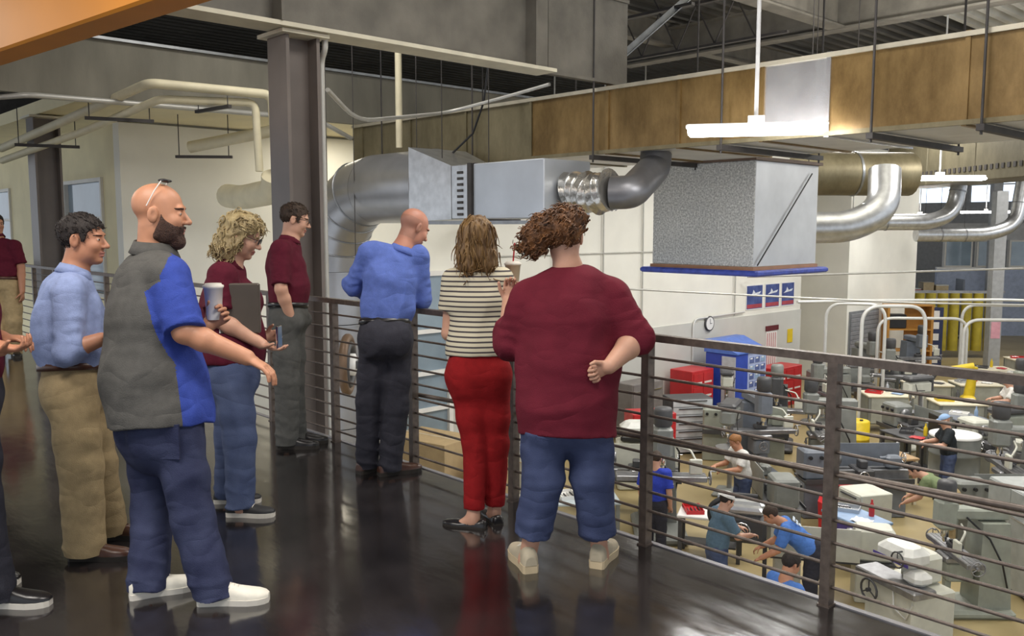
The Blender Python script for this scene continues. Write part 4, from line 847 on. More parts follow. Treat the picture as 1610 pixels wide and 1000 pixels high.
M_denimd = cloth_mat('denim_dark', (.022, .026, .062), c2=(.042, .05, .10), scale=9); M_denimm = cloth_mat('denim_mid', (.052, .072, .145), c2=(.085, .11, .20), scale=8); M_denimc = cloth_mat('denim_crop', (.042, .055, .12), c2=(.07, .09, .18), scale=8)
M_greyp = cloth_mat('grey_trousers', (.085, .085, .08)); M_navyp = cloth_mat('charcoal_trousers', (.038, .038, .05)); M_redp = cloth_mat('red_trousers', (.27, .010, .012))
M_chamb = cloth_mat('light_blue_shirt', (.25, .31, .52)); M_blues = cloth_mat('blue_shirt', (.115, .175, .50))
M_leather = mat('brown_leather', (.075, .030, .018), .35, var=.2, scale=20); M_soleb = mat('dark_sole', (.03, .025, .02), .7, var=.05); M_solew = mat('white_sole', (.72, .68, .60), .6, var=.05)
M_whsh = mat('white_canvas', (.70, .67, .58), .75, var=.06, scale=20, bump=.1); M_blksh = mat('black_mesh', (.018, .018, .02), .6, var=.2, scale=60); M_beigesh = mat('beige_sneaker', (.46, .40, .29), .7, var=.1, scale=20); M_yelsole = mat('cream_sole', (.62, .50, .32), .6)
M_blkl = mat('black_leather', (.012, .011, .012), .3, var=.1)
M_hairdk = mat('hair_dark', (.016, .010, .008), .7, var=.35, scale=60, stretch=(1, 1, .25), bump=.3, bscale=120); M_hairbr = mat('hair_brown', (.04, .022, .012), .7, var=.35, scale=60, stretch=(1, 1, .25), bump=.3, bscale=120)
M_hairbl = mat('hair_blond', (.24, .17, .075), .5, col2=(.47, .37, .19), scale=34, stretch=(1, 1, .2), bump=.5, bscale=90); M_hairst = mat('hair_streaked', (.075, .035, .012), .45, col2=(.27, .155, .05), scale=40, stretch=(1, 1, .12), bump=.5, bscale=90)
M_hairau = mat('hair_auburn', (.030, .012, .006), .5, col2=(.24, .10, .032), scale=26, stretch=(1, 1, .6), bump=.6, bscale=80); M_beard = mat('beard_brown', (.05, .019, .010), .7, var=.4, scale=120, bump=.6, bscale=200)
M_stub = skin_mat('stubble_scalp', (.44, .21, .145))
def stripes():
    m = mat('striped_jersey', (.62, .58, .44), .85, var=0); nt = m.node_tree; N = nt.nodes; L = nt.links; b = N['Principled BSDF']
    tc = N.new('ShaderNodeTexCoord'); sx = N.new('ShaderNodeSeparateXYZ'); L.new(tc.outputs['Object'], sx.inputs[0])
    a = N.new('ShaderNodeMath'); a.operation = 'MULTIPLY'; a.inputs[1].default_value = 1 / .0265; L.new(sx.outputs[2], a.inputs[0])
    c = N.new('ShaderNodeMath'); c.operation = 'FRACT'; L.new(a.outputs[0], c.inputs[0])
    r = N.new('ShaderNodeValToRGB'); r.color_ramp.interpolation = 'CONSTANT'; r.color_ramp.elements[0].color = (.06, .05, .055, 1); r.color_ramp.elements[1].position = .34; r.color_ramp.elements[1].color = (.63, .58, .43, 1)
    L.new(c.outputs[0], r.inputs[0]); L.new(r.outputs[0], b.inputs['Base Color']); return m
M_stripe = stripes()
def mk(name, **k):
    d = PEOPLE[name]; S_ = dict(J=d['J'], face=d['face'], org=d['org'], **k); J = {q: V3(*v) for q, v in d['J'].items()}
    ax = nrm(J['nk'] - J['pe']); lat = nrm(J['Ls'] - J['Rs']); fr = nrm(np.cross(lat, ax))
    pt = lambda j, dz, df=0: J[j] + ax * dz + fr * df
    S_['torso'] = [(pt(t[0], t[1], t[4] if len(t) > 4 else 0), t[2], t[3]) for t in k['torso']]
    S_['pants'] = [(J[t[0]] + V3(0, 0, t[1]) + fr * (t[4] if len(t) > 4 else 0), t[2], t[3]) for t in k['pants']]
    if 'hemz' in k: S_['hem'] = (pt(k['hemz'][0], k['hemz'][1]), -ax)
    if 'waistz2' in k: S_['waistcut'] = (pt(*k['waistz2']), ax)
    elif 'waistz' in k: S_['waistcut'] = (J['wa'] + ax * k['waistz'], ax)
    if 'beltz' in k: S_['belt'] = (J['wa'] + ax * k['beltz'][0] + fr * k['beltz'][4] if len(k['beltz']) > 4 else J['wa'] + ax * k['beltz'][0], *k['beltz'][1:4])
    return person(S_)
def glasses(P, m, clear=False, up=0, name='glasses', back=0, tiltz=0):
    H = P['H']; o = P['org']; L_ = lambda x, y, z: Vector(H.w(x, y, z) - o); mb = MB()
    for q in (-1, 1):
        mb.tube([L_(.104 - .008 * abs(math.sin(a)) * 0 + back, q * .033 + .023 * math.cos(a), .004 + up + .016 * math.sin(a)) for a in [2 * pi * i / 14 for i in range(14)]], .0025, 5, closed=True)
        mb.tube([L_(.100 + back, q * .057, .010 + up), L_(.06 + back, q * .074, .010 + up + tiltz * .3), L_(.0 + back, q * .083, .006 + up + tiltz), L_(-.02 + back, q * .083, -.012 + up + tiltz)], .0022, 5)
    mb.tube([L_(.104 + back, -.010, .008 + up), L_(.108 + back, 0, .011 + up), L_(.104 + back, .010, .008 + up)], .0022, 5)
    return mb.build(name, m, P['root'])
def gx(xs, zs): return lambda x, ay, z: np.interp(x, xs, zs) - z
short = gx([-.13, -.07, -.042, -.03, .008, .016, .034, .042, .060, .075, .10], [-.092, -.088, -.060, .020, .030, -.012, -.004, .035, .050, .064, .085])
# ---- man in the grey and blue polo --------------------------------------------------
def polofn(c, J, lat, fr, ax):
    q = c - J['ch']; f = q @ fr; l = q @ lat; h = q @ ax
    b = np.interp(h, [-.5, -.3, -.1, .0, .08, .16, .21], [.030, .020, -.010, -.035, -.045, .0, .08])
    m = (f > b).astype(int)
    for k, sg in (('R', -1), ('L', 1)):
        d = c - J[k + 's']; e = nrm(J[k + 'e'] - J[k + 's']); t = d @ e; m[(t > .04) & (np.linalg.norm(d - t[:, None] * e, axis=1) < .115) & (l * sg > .150 + .35 * np.clip(.12 - t, 0, 1))] = 1
    m[(h > .21)] = 0; return m
bt = lambda x, ay, z: (z < -.035 - .0 * x) & (x > .0) 
P = mk('polo', label='bald bearded man in grey and blue polo holding a coffee cup', skin=SK1, hs=1.10, fat=1.16,
    hairmat=M_beard, D=dict(neck=.075, sh=.075, arm=(.062, .050, .035), slv=(.088, .090, .092), leg=(.102, .092, .090), hand=1.08, fold=.007, wr=.007, wf=17, lfold=.008),
    torso=[('ch', .06, .185, .150, -.01), ('ch', -.08, .215, .185, .0), ('wa', 0, .230, .214, .005), ('pe', .04, .232, .214, .0), ('pe', -.02, .232, .214, .0)], hemz=('pe', .0), waistz2=('pe', .012), shirt_extra=[('wa', (0, .06, -.03), (.18, .18, .16))],
    sleeveL=.98, sleeveR=.98, shirtm=[M_polog, M_polob], shirtfn=polofn, pants=[('pe', .10, .19, .16), ('pe', -.06, .20, .17)], pantsm=M_denimd, cuff=.02,
    pants_extra=[('pe', (.08, -.07, -.03), (.10, .10, .11)), ('pe', (-.08, -.07, -.03), (.10, .10, .11))],
    shoes=(M_whsh, M_solew, .30, .105, .082, 'shoe', M_solew), handR=(RT * .8 + V3(0, 0, -.45), V3(-.3, -.3, -.9), .35, .3), handL=(RT * .5 + V3(0, 0, .35), V3(.6, -.8, 0), .75, .5),
    collar=(M_polog, .086, .055), collz=.0, seed=3, h=.0048, hc=.006)
H = P['H']; o = P['org']
hair_cap(P, M_beard, lambda x, ay, z: np.maximum(np.maximum(np.interp(z, [-.12, -.06, -.03, 0], [-.012, .0, .014, .018]) - x, z - np.interp(x, [-.02, .012, .022, .04, .06, .075, .1], [.02, .018, -.012, -.030, -.042, -.046, -.050])), -.2), off=.008, extra=[(H.el((.058, 0, -.112), (.046, .046, .036)),), (H.el((.025, .048, -.082), (.046, .022, .036)),), (H.el((.025, -.048, -.082), (.046, .022, .036)),)], amp=.003, freq=150, name='beard', h=.005, pre=[(H.el((.018, .056, -.066), (.052, .026, .046)),), (H.el((.018, -.056, -.066), (.052, .026, .046)),), (H.el((.030, 0, -.03), (.068, .077, .088)),)])
hb = MB()
for q in (-1, 1):
    hb.tube([Vector(H.w(*v) - o) for v in ((.012, q * .062, .128), (-.01, q * .078, .085), (-.035, q * .088, .025))], .0028, 5)
hb.build('temple_arms', mat('sunglass_arm', (.75, .70, .66), .3), P['root'])
gb = MB()
for q in (-1, 1): gb.ball(tuple(H.w(.014, q * .033, .132) - o), .023, 10, (1, 1, .32))
gb.tube([Vector(H.w(*v) - o) for v in ((.012, -.062, .128), (.024, -.03, .132), (.028, 0, .130), (.024, .03, .132), (.012, .062, .128))], .004, 5)
gb.build('sunglasses', M_black, P['root'])['label'] = 'dark sunglasses pushed up on the bald head'
w_ = V3(*PEOPLE['polo']['J']['Lw']); e_ = V3(*PEOPLE['polo']['J']['Le']); dv = nrm(w_ - e_)
wt = MB().cyl(tuple(w_ - dv * .03 - o), tuple(w_ - dv * .005 - o), .042, n=16).build('wristwatch', M_black, P['root'])
J = P['J']; pk = MB()
pn = nrm(-P['fr'] * .75 - P['hl'] * .66); pl = np.cross(V3(0, 0, 1), pn); q = J['Rhip'] + pn * .112 + V3(0, 0, -.10); 
pk.box((-.07, -.006, -.075), (.07, .006, .075), tilt=Matrix.Translation(Vector(q - o + V3(0, 0, .0))) @ Matrix(((pl[0], pn[0], 0), (pl[1], pn[1], 0), (0, 0, 1))).to_4x4()); pk.build('back_pocket', M_denimd, P['root'])
# cup held in his far hand
def cup(label, c, r0, r1, h, m, lid=None, straw=None, cat='cup', nm='coffee_cup'):
    t = thing(nm, label, cat, tuple(c))
    MB().lathe((0, 0, 0), [(r0, 0), (r1, h), (r1 + .003, h + .001), (r1 + .003, h + .008), (r1 - .002, h + .008)], 20).build('cup_body', m, t)
    if lid: MB().lathe((0, 0, h + .006), [(r1 + .005, 0), (r1 + .005, .008), (r1 - .004, .012), (r1 - .006, .018), (.002, .018)], 20).build('lid', lid, t)
    if straw: MB().cyl((0, 0, h), (.012, .004, h + .13), .0045, n=8).build('straw', straw, t)
    return t
hw = V3(*PEOPLE['polo']['J']['Lw'])
cup('tall white paper coffee cup held by the man in the grey and blue polo', hw + RT * .035 + V3(0, 0, .03), .034, .044, .15, M_white, M_solew)
# ---- man in the light blue shirt and khaki trousers, left ------------------------------
P = mk('left', label='dark-haired man in light blue shirt and khaki trousers standing at the left', skin=SK3, hs=1.02, fat=1.06, hairmat=M_hairdk,
    D=dict(neck=.064, sh=.065, arm=(.055, .046, .034), slv=(.080, .072, .058), leg=(.112, .100, .098), fold=.011, wr=.009, wf=17, lfold=.005, pwr=.004),
    torso=[('ch', .07, .165, .120, -.01), ('ch', -.05, .180, .165, .0), ('wa', .09, .178, .178, .0), ('wa', .0, .165, .158, .0)], hemz=('wa', -.035), shirt_extra=[('wa', (0, .03, .06), (.15, .16, .10))],
    sleeveL=1.5, sleeveR=1.55, shirtm=[M_chamb], pants=[('wa', -.02, .158, .150), ('pe', 0, .165, .158)], waistz=-.02, pantsm=M_khaki, cuff=.03,
    pants_extra=[('pe', (0, -.055, -.04), (.150, .105, .125))], beltz=(-.028, .168, .162, M_leather),
    shoes=(M_leather, M_soleb, .30, .10, .078, 'shoe', M_leather), handR=(RT * .6 + V3(0, 0, .4), V3(0, 0, -1), .6), handL=(RT * .7, V3(0, 0, -1), .5), collar=(M_chamb, .070, .045), collz=.004, seed=11)
hair_cap(P, M_hairdk, short, off=.010, amp=.003, freq=120, h=.004)
locks(P, [c for c in kids(P['root']) if c.name.startswith('hair')][0], M_hairdk, 420, .024, .0032, lambda v: P['H'].f * .05 + V3(v[0], v[1], 0) * .3 + V3(0, 0, -.05), .002, 9)
q = P['J']['wa'] - P['lat'] * .10 + P['fr'] * .125 + V3(0, 0, -.055) - P['org']
MB().bbox((q[0] - .025, q[1] - .02, q[2] - .06), (q[0] + .025, q[1] + .02, q[2] + .055), .008).build('phone_case', M_black, P['root'])
# ---- blond woman ---------------------------------------------------------------------
P = mk('blond', label='woman with wavy blond hair in maroon polo and blue jeans looking down at a phone', skin=SK2, hs=1.0, hairmat=M_hairbl, hup=(0, 0, 1),
    D=dict(neck=.055, sh=.062, arm=(.058, .050, .031), slv=(.078, .086, .09), leg=(.108, .090, .080), hand=.92, fold=.006, wr=.005, lfold=.008),
    torso=[('ch', .06, .150, .105, -.01), ('ch', -.04, .168, .160, .01), ('wa', .03, .172, .172, .01), ('pe', .10, .175, .170, .0), ('pe', .04, .172, .165)], hemz=('pe', .045), shirt_extra=[('ch', (.07, .10, -.03), (.08, .08, .08)), ('ch', (-.07, .10, -.03), (.08, .08, .08))],
    sleeveL=.82, sleeveR=.80, shirtm=[M_maroon], pants=[('pe', .08, .165, .150), ('pe', -.02, .17, .155)], waistz=-.08, pantsm=M_denimm, cuff=.10,
    pants_extra=[('pe', (0, -.055, -.04), (.150, .105, .125))],
    shoes=(M_blksh, M_solew, .27, .092, .07, 'shoe', M_solew), handR=(RT * .85 + V3(0, 0, -.3), V3(0, 0, 1) + RT * .0, .35), handL=(RT * .8 + V3(0, 0, .1), V3(.5, -.6, 0), .8), collar=(M_maroon, .062, .04), collz=.0045, seed=21)
H = P['H']
hair_cap(P, M_hairbl, lambda x, ay, z: np.maximum(np.interp(x, [-.2, .03, .075, .11], [-.3, .0, .060, .085]) - z, -1), off=.022,
    extra=[(H.el((-.058, 0, -.045), (.072, .094, .098)),), (H.el((-.03, .07, -.07), (.055, .035, .085)),), (H.el((-.03, -.072, -.07), (.055, .035, .085)),), (H.el((-.085, .0, -.09), (.05, .075, .06)),), (H.el((.02, .055, .075), (.06, .05, .05)),), (H.el((.02, -.055, .075), (.06, .05, .05)),)], amp=.010, freq=62, seed=5, st=(1, 1, .55))
locks(P, kids(P['root'])[-1] if False else [c for c in kids(P['root']) if c.name.startswith('hair')][0], M_hairbl, 260, .07, .0055, lambda v: V3(v[0], v[1], 0) * .6 + V3(0, 0, -.08), .012, 3)
glasses(P, M_black)
Jb = PEOPLE['blond']['J']; rw = V3(*Jb['Rw']); lw = V3(*Jb['Lw'])
t = thing('smartphone', 'small phone in the hand of the blond woman', 'phone', tuple(rw + RT * .095 + V3(0, 0, .03)), .75)
MB().bbox((-.006, -.036, -.06), (.006, .036, .075), .004).build('case', M_chrome, t)
MB().box((.0061, -.031, -.052), (.0072, .031, .066)).build('screen', mat('phone_screen', (.10, .16, .24), .1), t)
t = thing('notebook', 'grey-brown folder tucked under the arm of the blond woman', 'folder', tuple(V3(*Jb['ch']) + P['fr'] * .10 - P['lat'] * .19 + V3(0, 0, -.20)), math.atan2(P['fr'][1], P['fr'][0]) + pi / 2)
MB().bbox((-.02, -.11, -.0), (.02, .11, .28), .008).build('cover', mat('folder_cover', (.075, .06, .048), .6), t); MB().box((-.015, -.105, .005), (.015, .112, .275)).build('pages', M_white, t)
# ---- man in maroon polo by the column --------------------------------------------------
P = mk('mar', label='man with glasses in maroon polo and grey trousers, hand in pocket, beside the brown column', skin=SK2, hs=.98, hairmat=M_hairbr,
    D=dict(neck=.060, sh=.062, arm=(.054, .044, .031), slv=(.074, .070, .07), leg=(.102, .088, .085), fold=.006, wr=.005, lfold=.008, pwr=.004),
    torso=[('ch', .05, .160, .105, -.01), ('ch', -.04, .172, .135, .0), ('wa', .08, .165, .140, .01), ('wa', -.03, .160, .135)], hemz=('wa', -.05),
    sleeveL=.9, sleeveR=.88, shirtm=[M_maroon], pants=[('wa', -.04, .155, .13), ('pe', 0, .165, .14)], waistz=-.03, pantsm=M_greyp, cuff=.0,
    pants_extra=[('pe', (0, -.045, -.04), (.145, .10, .12)), ('Rw', (.02, .01, -.01), (.055, .075, .065)), ('Lw', (-.03, .0, -.01), (.06, .075, .065))], beltz=(-.045, .164, .14, M_blkl),
    shoes=(M_blkl, M_soleb, .31, .10, .08), collar=(M_maroon, .066, .04), collz=.004, seed=31)
hair_cap(P, M_hairbr, short, off=.007, amp=.003, freq=120, h=.004)
locks(P, [c for c in kids(P['root']) if c.name.startswith('hair')][0], M_hairbr, 300, .028, .003, lambda v: P['H'].f * .05 + V3(v[0], v[1], 0) * .3 + V3(0, 0, -.04), .002, 10); glasses(P, M_black)
# ---- bald man leaning on the rail ---------------------------------------------------------
P = mk('bald', label='bald man in blue dress shirt and charcoal trousers leaning over the rail', skin=SKb, hs=1.0, brow=M_hairbr,
    D=dict(neck=.062, sh=.062, arm=(.052, .045, .033), slv=(.078, .068, .055), leg=(.105, .085, .076), fold=.010, wr=.010, wf=18, lfold=.010, pwr=.006),
    torso=[('ch', .05, .150, .105, -.01), ('ch', -.04, .170, .130, .0), ('wa', .08, .168, .128, .0), ('wa', -.0, .158, .122)], hemz=('wa', -.035),
    sleeveL=1.6, sleeveR=1.6, shirtm=[M_blues], pants=[('wa', -.02, .155, .118), ('pe', 0, .168, .13)], waistz=-.01, pantsm=M_navyp, cuff=.02,
    pants_extra=[('pe', (.06, -.05, -.03), (.105, .10, .13)), ('pe', (-.06, -.05, -.03), (.105, .10, .13))], beltz=(-.025, .163, .127, M_blkl),
    shoes=(M_leather, M_soleb, .30, .10, .078, 'shoe', M_leather), handL=(RT * .9 + V3(0, 0, -.1), V3(0, 0, -1), .5), handR=(V3(-.5, .7, -.1), V3(0, 0, -1), .5), collar=(M_blues, .070, .045), collz=-.022, seed=41,
    stub=lambda x, ay, z: (x < .0) & (z < .045) & (z > -.09), stubmat=M_stub)
# ---- woman in the striped shirt --------------------------------------------------------------
P = mk('strp', label='woman in cream striped top, red trousers and black flats at the rail', skin=SK2, hs=.96, hairmat=M_hairst,
    D=dict(neck=.050, sh=.052, arm=(.045, .040, .029), slv=(.066, .068, .07), leg=(.098, .071, .058), hand=.9, fold=.004, wr=.005, lfold=.003, pwr=.003, ankle=.034),
    torso=[('ch', .06, .145, .090, -.01), ('ch', -.04, .160, .115, .0), ('wa', .05, .152, .110, .0), ('pe', .11, .168, .125, .0), ('pe', .05, .172, .13)], hemz=('pe', .07),
    sleeveL=.55, sleeveR=.55, shirtm=[M_stripe], pants=[('pe', .08, .155, .115), ('pe', -.02, .172, .13)], waistz=-.03, pantsm=M_redp, cuff=.22,
    pants_extra=[('pe', (.065, -.04, -.04), (.105, .095, .13)), ('pe', (-.065, -.04, -.04), (.105, .095, .13))],
    shoes=(M_blkl, M_soleb, .25, .088, .062, 'flat'), handL=(RT * .5 + V3(-.4, .3, .1), V3(0, 0, -1), .6), handR=(V3(0, 0, 1), V3(-.6, .6, 0), .8), seed=51)
H = P['H']
hair_cap(P, M_hairst, lambda x, ay, z: np.maximum(np.interp(x, [-.2, .02, .075, .11], [-.3, .0, .055, .085]) - z, -1), off=.022,
    extra=[(H.el((-.04, 0, -.02), (.078, .102, .095)),), (H.el((-.045, 0, -.085), (.066, .112, .075)),), (H.el((.0, .085, -.10), (.05, .035, .085)),), (H.el((.0, -.085, -.10), (.05, .035, .085)),), (H.el((-.05, .04, -.15), (.045, .055, .05)),), (H.el((-.05, -.05, -.145), (.045, .055, .05)),)], amp=.007, freq=75, seed=8, st=(1, 1, .15))
locks(P, [c for c in kids(P['root']) if c.name.startswith('hair')][0], M_hairst, 240, .11, .005, lambda v: V3(v[0], v[1], 0) * .25 + V3(0, 0, -.1), .004, 4)
rw = V3(*PEOPLE['strp']['J']['Rw'])
cup('clear drink cup with red straw held by the woman in stripes', rw + V3(-.02, .05, .04), .033, .045, .12, mat('iced_drink', (.62, .50, .36), .3), M_solew, mat('red_straw', (.45, .02, .03), .4), nm='drink_cup')
# ---- woman in the maroon sweater ----------------------------------------------------------------
P = mk('wom', label='woman in maroon sweater and cropped jeans with her right fist behind her back', skin=SK2, hs=1.0, hairmat=M_hairau,
    D=dict(neck=.060, sh=.075, arm=(.066, .056, .034), slv=(.098, .088, .078), leg=(.106, .098, .092), hand=.95, fold=.012, wr=.010, wf=13, lfold=.006, ankle=.040),
    torso=[('ch', .06, .195, .135, -.01), ('ch', -.06, .225, .185, .0), ('wa', .05, .238, .20, .0), ('pe', .05, .232, .195, .0), ('pe', -.10, .232, .19)], hemz=('pe', -.085), waistz2=('pe', -.07),
    sleeveL=1.45, sleeveR=1.02, shirtm=[M_sweater], pants=[('pe', .08, .222, .165), ('pe', .0, .222, .16)], pantsm=M_denimc, cuff=.36,
    pants_extra=[('pe', (.09, -.08, -.03), (.10, .09, .11)), ('pe', (-.09, -.08, -.03), (.10, .09, .11))],
    shoes=(M_beigesh, M_yelsole, .275, .104, .088, 'shoe', M_whsh), handR=(-RT * .85 + V3(0, 0, -.35), -V3(_f.x, _f.y, 0) + V3(0, 0, -.3), 1.25, .9), handL=(V3(-.3, .4, .8), V3(.4, -.2, .3), .7), seed=61, h=.0048, wst=(1, 1, .8))
H = P['H']; c = P['J']['head']; hv = lambda r, f, u: c + RT * r + V3(_f.x, _f.y, 0) * f + V3(0, 0, u); E3 = np.stack([RT, nrm(V3(_f.x, _f.y, 0)), V3(0, 0, 1)])
hair_cap(P, M_hairau, lambda x, ay, z: np.maximum(np.interp(x, [-.13, -.07, -.03, -.01, .03, .07, .10], [-.06, -.06, -.04, .012, .02, .062, .085]) - z, -1), off=.018,
    extra=[(el(hv(-.02, -.06, .035), E3, (.085, .06, .075)),), (el(hv(-.085, -.06, .045), E3, (.075, .06, .065)),), (el(hv(-.135, -.06, .0), E3, (.070, .06, .062)),), (el(hv(-.165, -.05, -.045), E3, (.052, .05, .045)),), (el(hv(-.12, -.05, -.05), E3, (.045, .045, .035)),), (el(hv(.02, .0, .085), E3, (.09, .09, .06)),)], amp=.012, freq=70, seed=13, st=(1, 1, .8), pad=.2)
locks(P, [c for c in kids(P['root']) if c.name.startswith('hair')][0], M_hairau, 420, .05, .0048, lambda v: -RT * .1 + V3(v[0], v[1], v[2]) * .25 + V3(0, 0, -.03), .009, 6)
# ---- two men at the left edge ----------------------------------------------------------------------
P = mk('far', label='man in maroon polo and khaki trousers far back at the left edge', skin=SK3, hairmat=M_hairdk, h=.008, hc=.012, hs=1.0,
    D=dict(neck=.062, sh=.066, arm=(.054, .046, .033), slv=(.078, .078, .08), leg=(.11, .09, .085)), torso=[('ch', .05, .17, .11), ('ch', -.04, .19, .14), ('wa', .03, .18, .14), ('wa', -.04, .17, .13)], hemz=('wa', -.05),
    sleeveL=.85, sleeveR=.85, shirtm=[M_maroon], pants=[('wa', -.04, .165, .13), ('pe', 0, .175, .14)], waistz=-.03, pantsm=M_khaki, shoes=(M_blkl, M_soleb, .29, .1, .078), beltz=(-.045, .174, .138, M_leather),
    handL=(V3(0, 0, -1), RT * -1, .4), handR=(V3(0, 0, -1), RT, .4), collar=(M_maroon, .068, .04), collz=.004, seed=71)
hair_cap(P, M_hairdk, short, off=.012, amp=.004, freq=110, h=.008)
P = mk('near', label='nearest person in maroon shirt and dark trousers, cut off by the left edge', skin=SK3, hairmat=M_hairdk, h=.008, hc=.010,
    D=dict(neck=.062, sh=.066, arm=(.055, .047, .035), slv=(.078, .085, .075), leg=(.105, .09, .082)), torso=[('ch', .05, .17, .11), ('ch', -.04, .19, .14), ('wa', .03, .18, .15), ('wa', -.08, .17, .14)], hemz=('wa', -.10),
    sleeveL=1.3, sleeveR=1.3, shirtm=[M_maroon], pants=[('wa', -.06, .165, .14), ('pe', 0, .175, .15)], waistz=-.05, pantsm=M_navyp, shoes=(M_blkl, M_solew, .30, .1, .08),
    handL=(RT, V3(0, 0, -1), .5), handR=(RT, V3(0, 0, 1), .6), collar=(M_maroon, .068, .04), collz=.004, seed=81)
hair_cap(P, M_hairdk, short, off=.012, amp=.004, freq=110, h=.008)
# ---- people on the shop floor ---------------------------------------------------------------------------
M_wt = cloth_mat('white_tee', (.72, .70, .66)); M_bt = cloth_mat('royal_blue_tee', (.035, .06, .42)); M_gt = cloth_mat('grey_blue_tee', (.10, .16, .22)); M_bb = cloth_mat('bright_blue_tee', (.085, .20, .55)); M_kt = cloth_mat('black_tee', (.03, .035, .04)); M_grt = cloth_mat('sage_tee', (.20, .25, .13)); M_cap = cloth_mat('cap_white', (.72, .71, .68)); M_hairgi = mat('hair_ginger', (.28, .12, .035), .6, var=.2, scale=60)
def lowp(name, label, shirt, pants, hair, skin=SK1, sit=False, shoes=None):
    P = mk(name, label=label, skin=skin, hairmat=hair, h=.014, hc=.016, D=dict(neck=.062, sh=.068, arm=(.052, .046, .034), slv=(.08, .082, .085), leg=(.105, .088, .082), wr=.008, wf=16),
        torso=[('ch', .05, .17, .11), ('ch', -.06, .185, .13), ('wa', .02, .175, .135), ('pe', .06, .178, .14)], hemz=('pe', .02), sleeveL=.8, sleeveR=.8, shirtm=[shirt], pants=[('pe', .06, .165, .13), ('pe', -.04, .17, .135)], pantsm=pants,
        shoes=shoes or (M_blkl, M_soleb, .29, .1, .078), handL=((P0(name, 'Lw') - P0(name, 'Le')), V3(0, 0, -1), .5), handR=((P0(name, 'Rw') - P0(name, 'Re')), V3(0, 0, -1), .5), seed=hash(name) % 50 if False else len(name))
    return P
P0 = lambda n, j: V3(*PEOPLE[n]['J'][j])
def cap(P, m, back=False, brimm=None):
    H = P['H']; o = P['org']; sg = -1 if back else 1
    c = hair_cap(P, m, lambda x, ay, z: .045 - z, off=.014, amp=.0, h=.010, name='cap')
    mb = MB(); n = 9; pts = [H.w(sg * (.075 + .085 * math.sin(pi * i / (n - 1))), .075 * math.cos(pi * i / (n - 1)), .048) - o for i in range(n)]
    p2 = [p + H.u * .008 for p in pts]; mb.add(pts + p2, [tuple(range(n)), tuple(range(2 * n - 1, n - 1, -1))] + [(i, i + 1, n + i + 1, n + i) for i in range(n - 1)]); mb.build('brim', brimm or m, c)
P = lowp('white', 'ginger-haired person in white t-shirt working at a machine below', M_wt, M_denimm, M_hairgi, SK1, shoes=(M_whsh, M_solew, .29, .1, .078)); hair_cap(P, M_hairgi, short, off=.016, amp=.004, h=.011)
P = lowp('blue_l', 'man in royal blue t-shirt and dark trousers standing below beside the second rail post', M_bt, M_navyp, M_hairbr, SK2); hair_cap(P, M_hairbr, short, off=.012, amp=.004, h=.011)
P = lowp('grey', 'man in grey-blue t-shirt with white backwards cap below the rail', M_gt, M_denimm, M_hairdk, SK2); hair_cap(P, M_hairdk, short, off=.008, amp=.002, h=.011); cap(P, M_cap, True)
P = lowp('bend', 'man in bright blue t-shirt bending over a machine below the rail', M_bb, M_navyp, M_hairbr, SK1); hair_cap(P, M_hairbr, short, off=.010, amp=.004, h=.011)
H = P['H']; Jn = P['J']; bk = MB()
for k, (u, v, L_) in enumerate(((-.07, .10, .09), (.02, .11, .10), (-.05, .05, .06), (.05, .05, .07), (0, .0, .09))):
    c_ = Jn['ch'] - P['fr'] * .142 + P['lat'] * u + P['ax'] * v - P['org']; q = Matrix((tuple(P['lat']), tuple(P['fr']), tuple(P['ax']))).transposed().to_4x4()
    bk.box((-L_ / 2, -.006, -.014), (L_ / 2, .006, .014), tilt=Matrix.Translation(Vector(c_)) @ q)
bk.build('shirt_print', mat('shirt_print', (.62, .70, .78), .7), P['root'])['kind'] = 'stuff'
P = lowp('sit', 'bearded man in blue t-shirt low down beside the right rail post', M_bb, M_navyp, M_hairdk, SK1); hair_cap(P, M_hairdk, short, off=.010, amp=.004, h=.011)
hair_cap(P, M_beard, lambda x, ay, z: np.maximum(.01 - x, z + .045), off=.008, extra=[(P['H'].el((.058, 0, -.105), (.04, .04, .028)),)], amp=.002, name='beard', h=.011)
P = lowp('black', 'person in black t-shirt and pale blue cap at a machine at the right', M_kt, M_denimm, M_hairdk, SK2); cap(P, mat('cap_blue', (.30, .45, .70), .8), False)
P = lowp('green', 'person in sage green t-shirt bending over behind the right machine', M_grt, M_khaki, M_hairdk, SK2); hair_cap(P, M_hairdk, short, off=.010, amp=.003, h=.011)
P = lowp('far_a', 'person in red cap and pale shirt far off at the right edge', M_wt, M_navyp, M_hairdk, SK2); cap(P, mat('cap_red', (.5, .05, .04), .8), False)
# ================================================================ the machine hall below
MG = [mat('machine_grey', (.215, .225, .21), .45, var=.12, scale=5), mat('machine_greenish', (.31, .33, .28), .45, var=.12, scale=5), mat('machine_cream', (.60, .60, .52), .45, var=.08, scale=5), mat('machine_bluegrey', (.16, .18, .215), .45, var=.12, scale=5), mat('machine_dark', (.06, .06, .064), .5, var=.2, scale=5)]
M_iron = mat('bare_iron', (.30, .30, .31), .35, .7, var=.2, scale=8); M_red = mat('tool_red', (.52, .025, .03), .4, var=.08); M_yel = mat('safety_yellow', (.72, .52, .02), .5, var=.1); M_card = mat('cardboard', (.45, .33, .18), .8, var=.08); M_wood = mat('bench_wood', (.40, .26, .13), .6, var=.2, scale=8); M_topc = mat('cream_top', (.74, .68, .52), .5, var=.06); M_blue = mat('cabinet_blue', (.03, .07, .42), .4, var=.08); M_lblue = mat('pale_blue', (.28, .40, .60), .4, var=.1); M_purple = mat('purple_blue', (.10, .07, .32), .5, var=.1); M_bpipe = mat('pipe_white', (.66, .66, .63), .4, .2, var=.05)
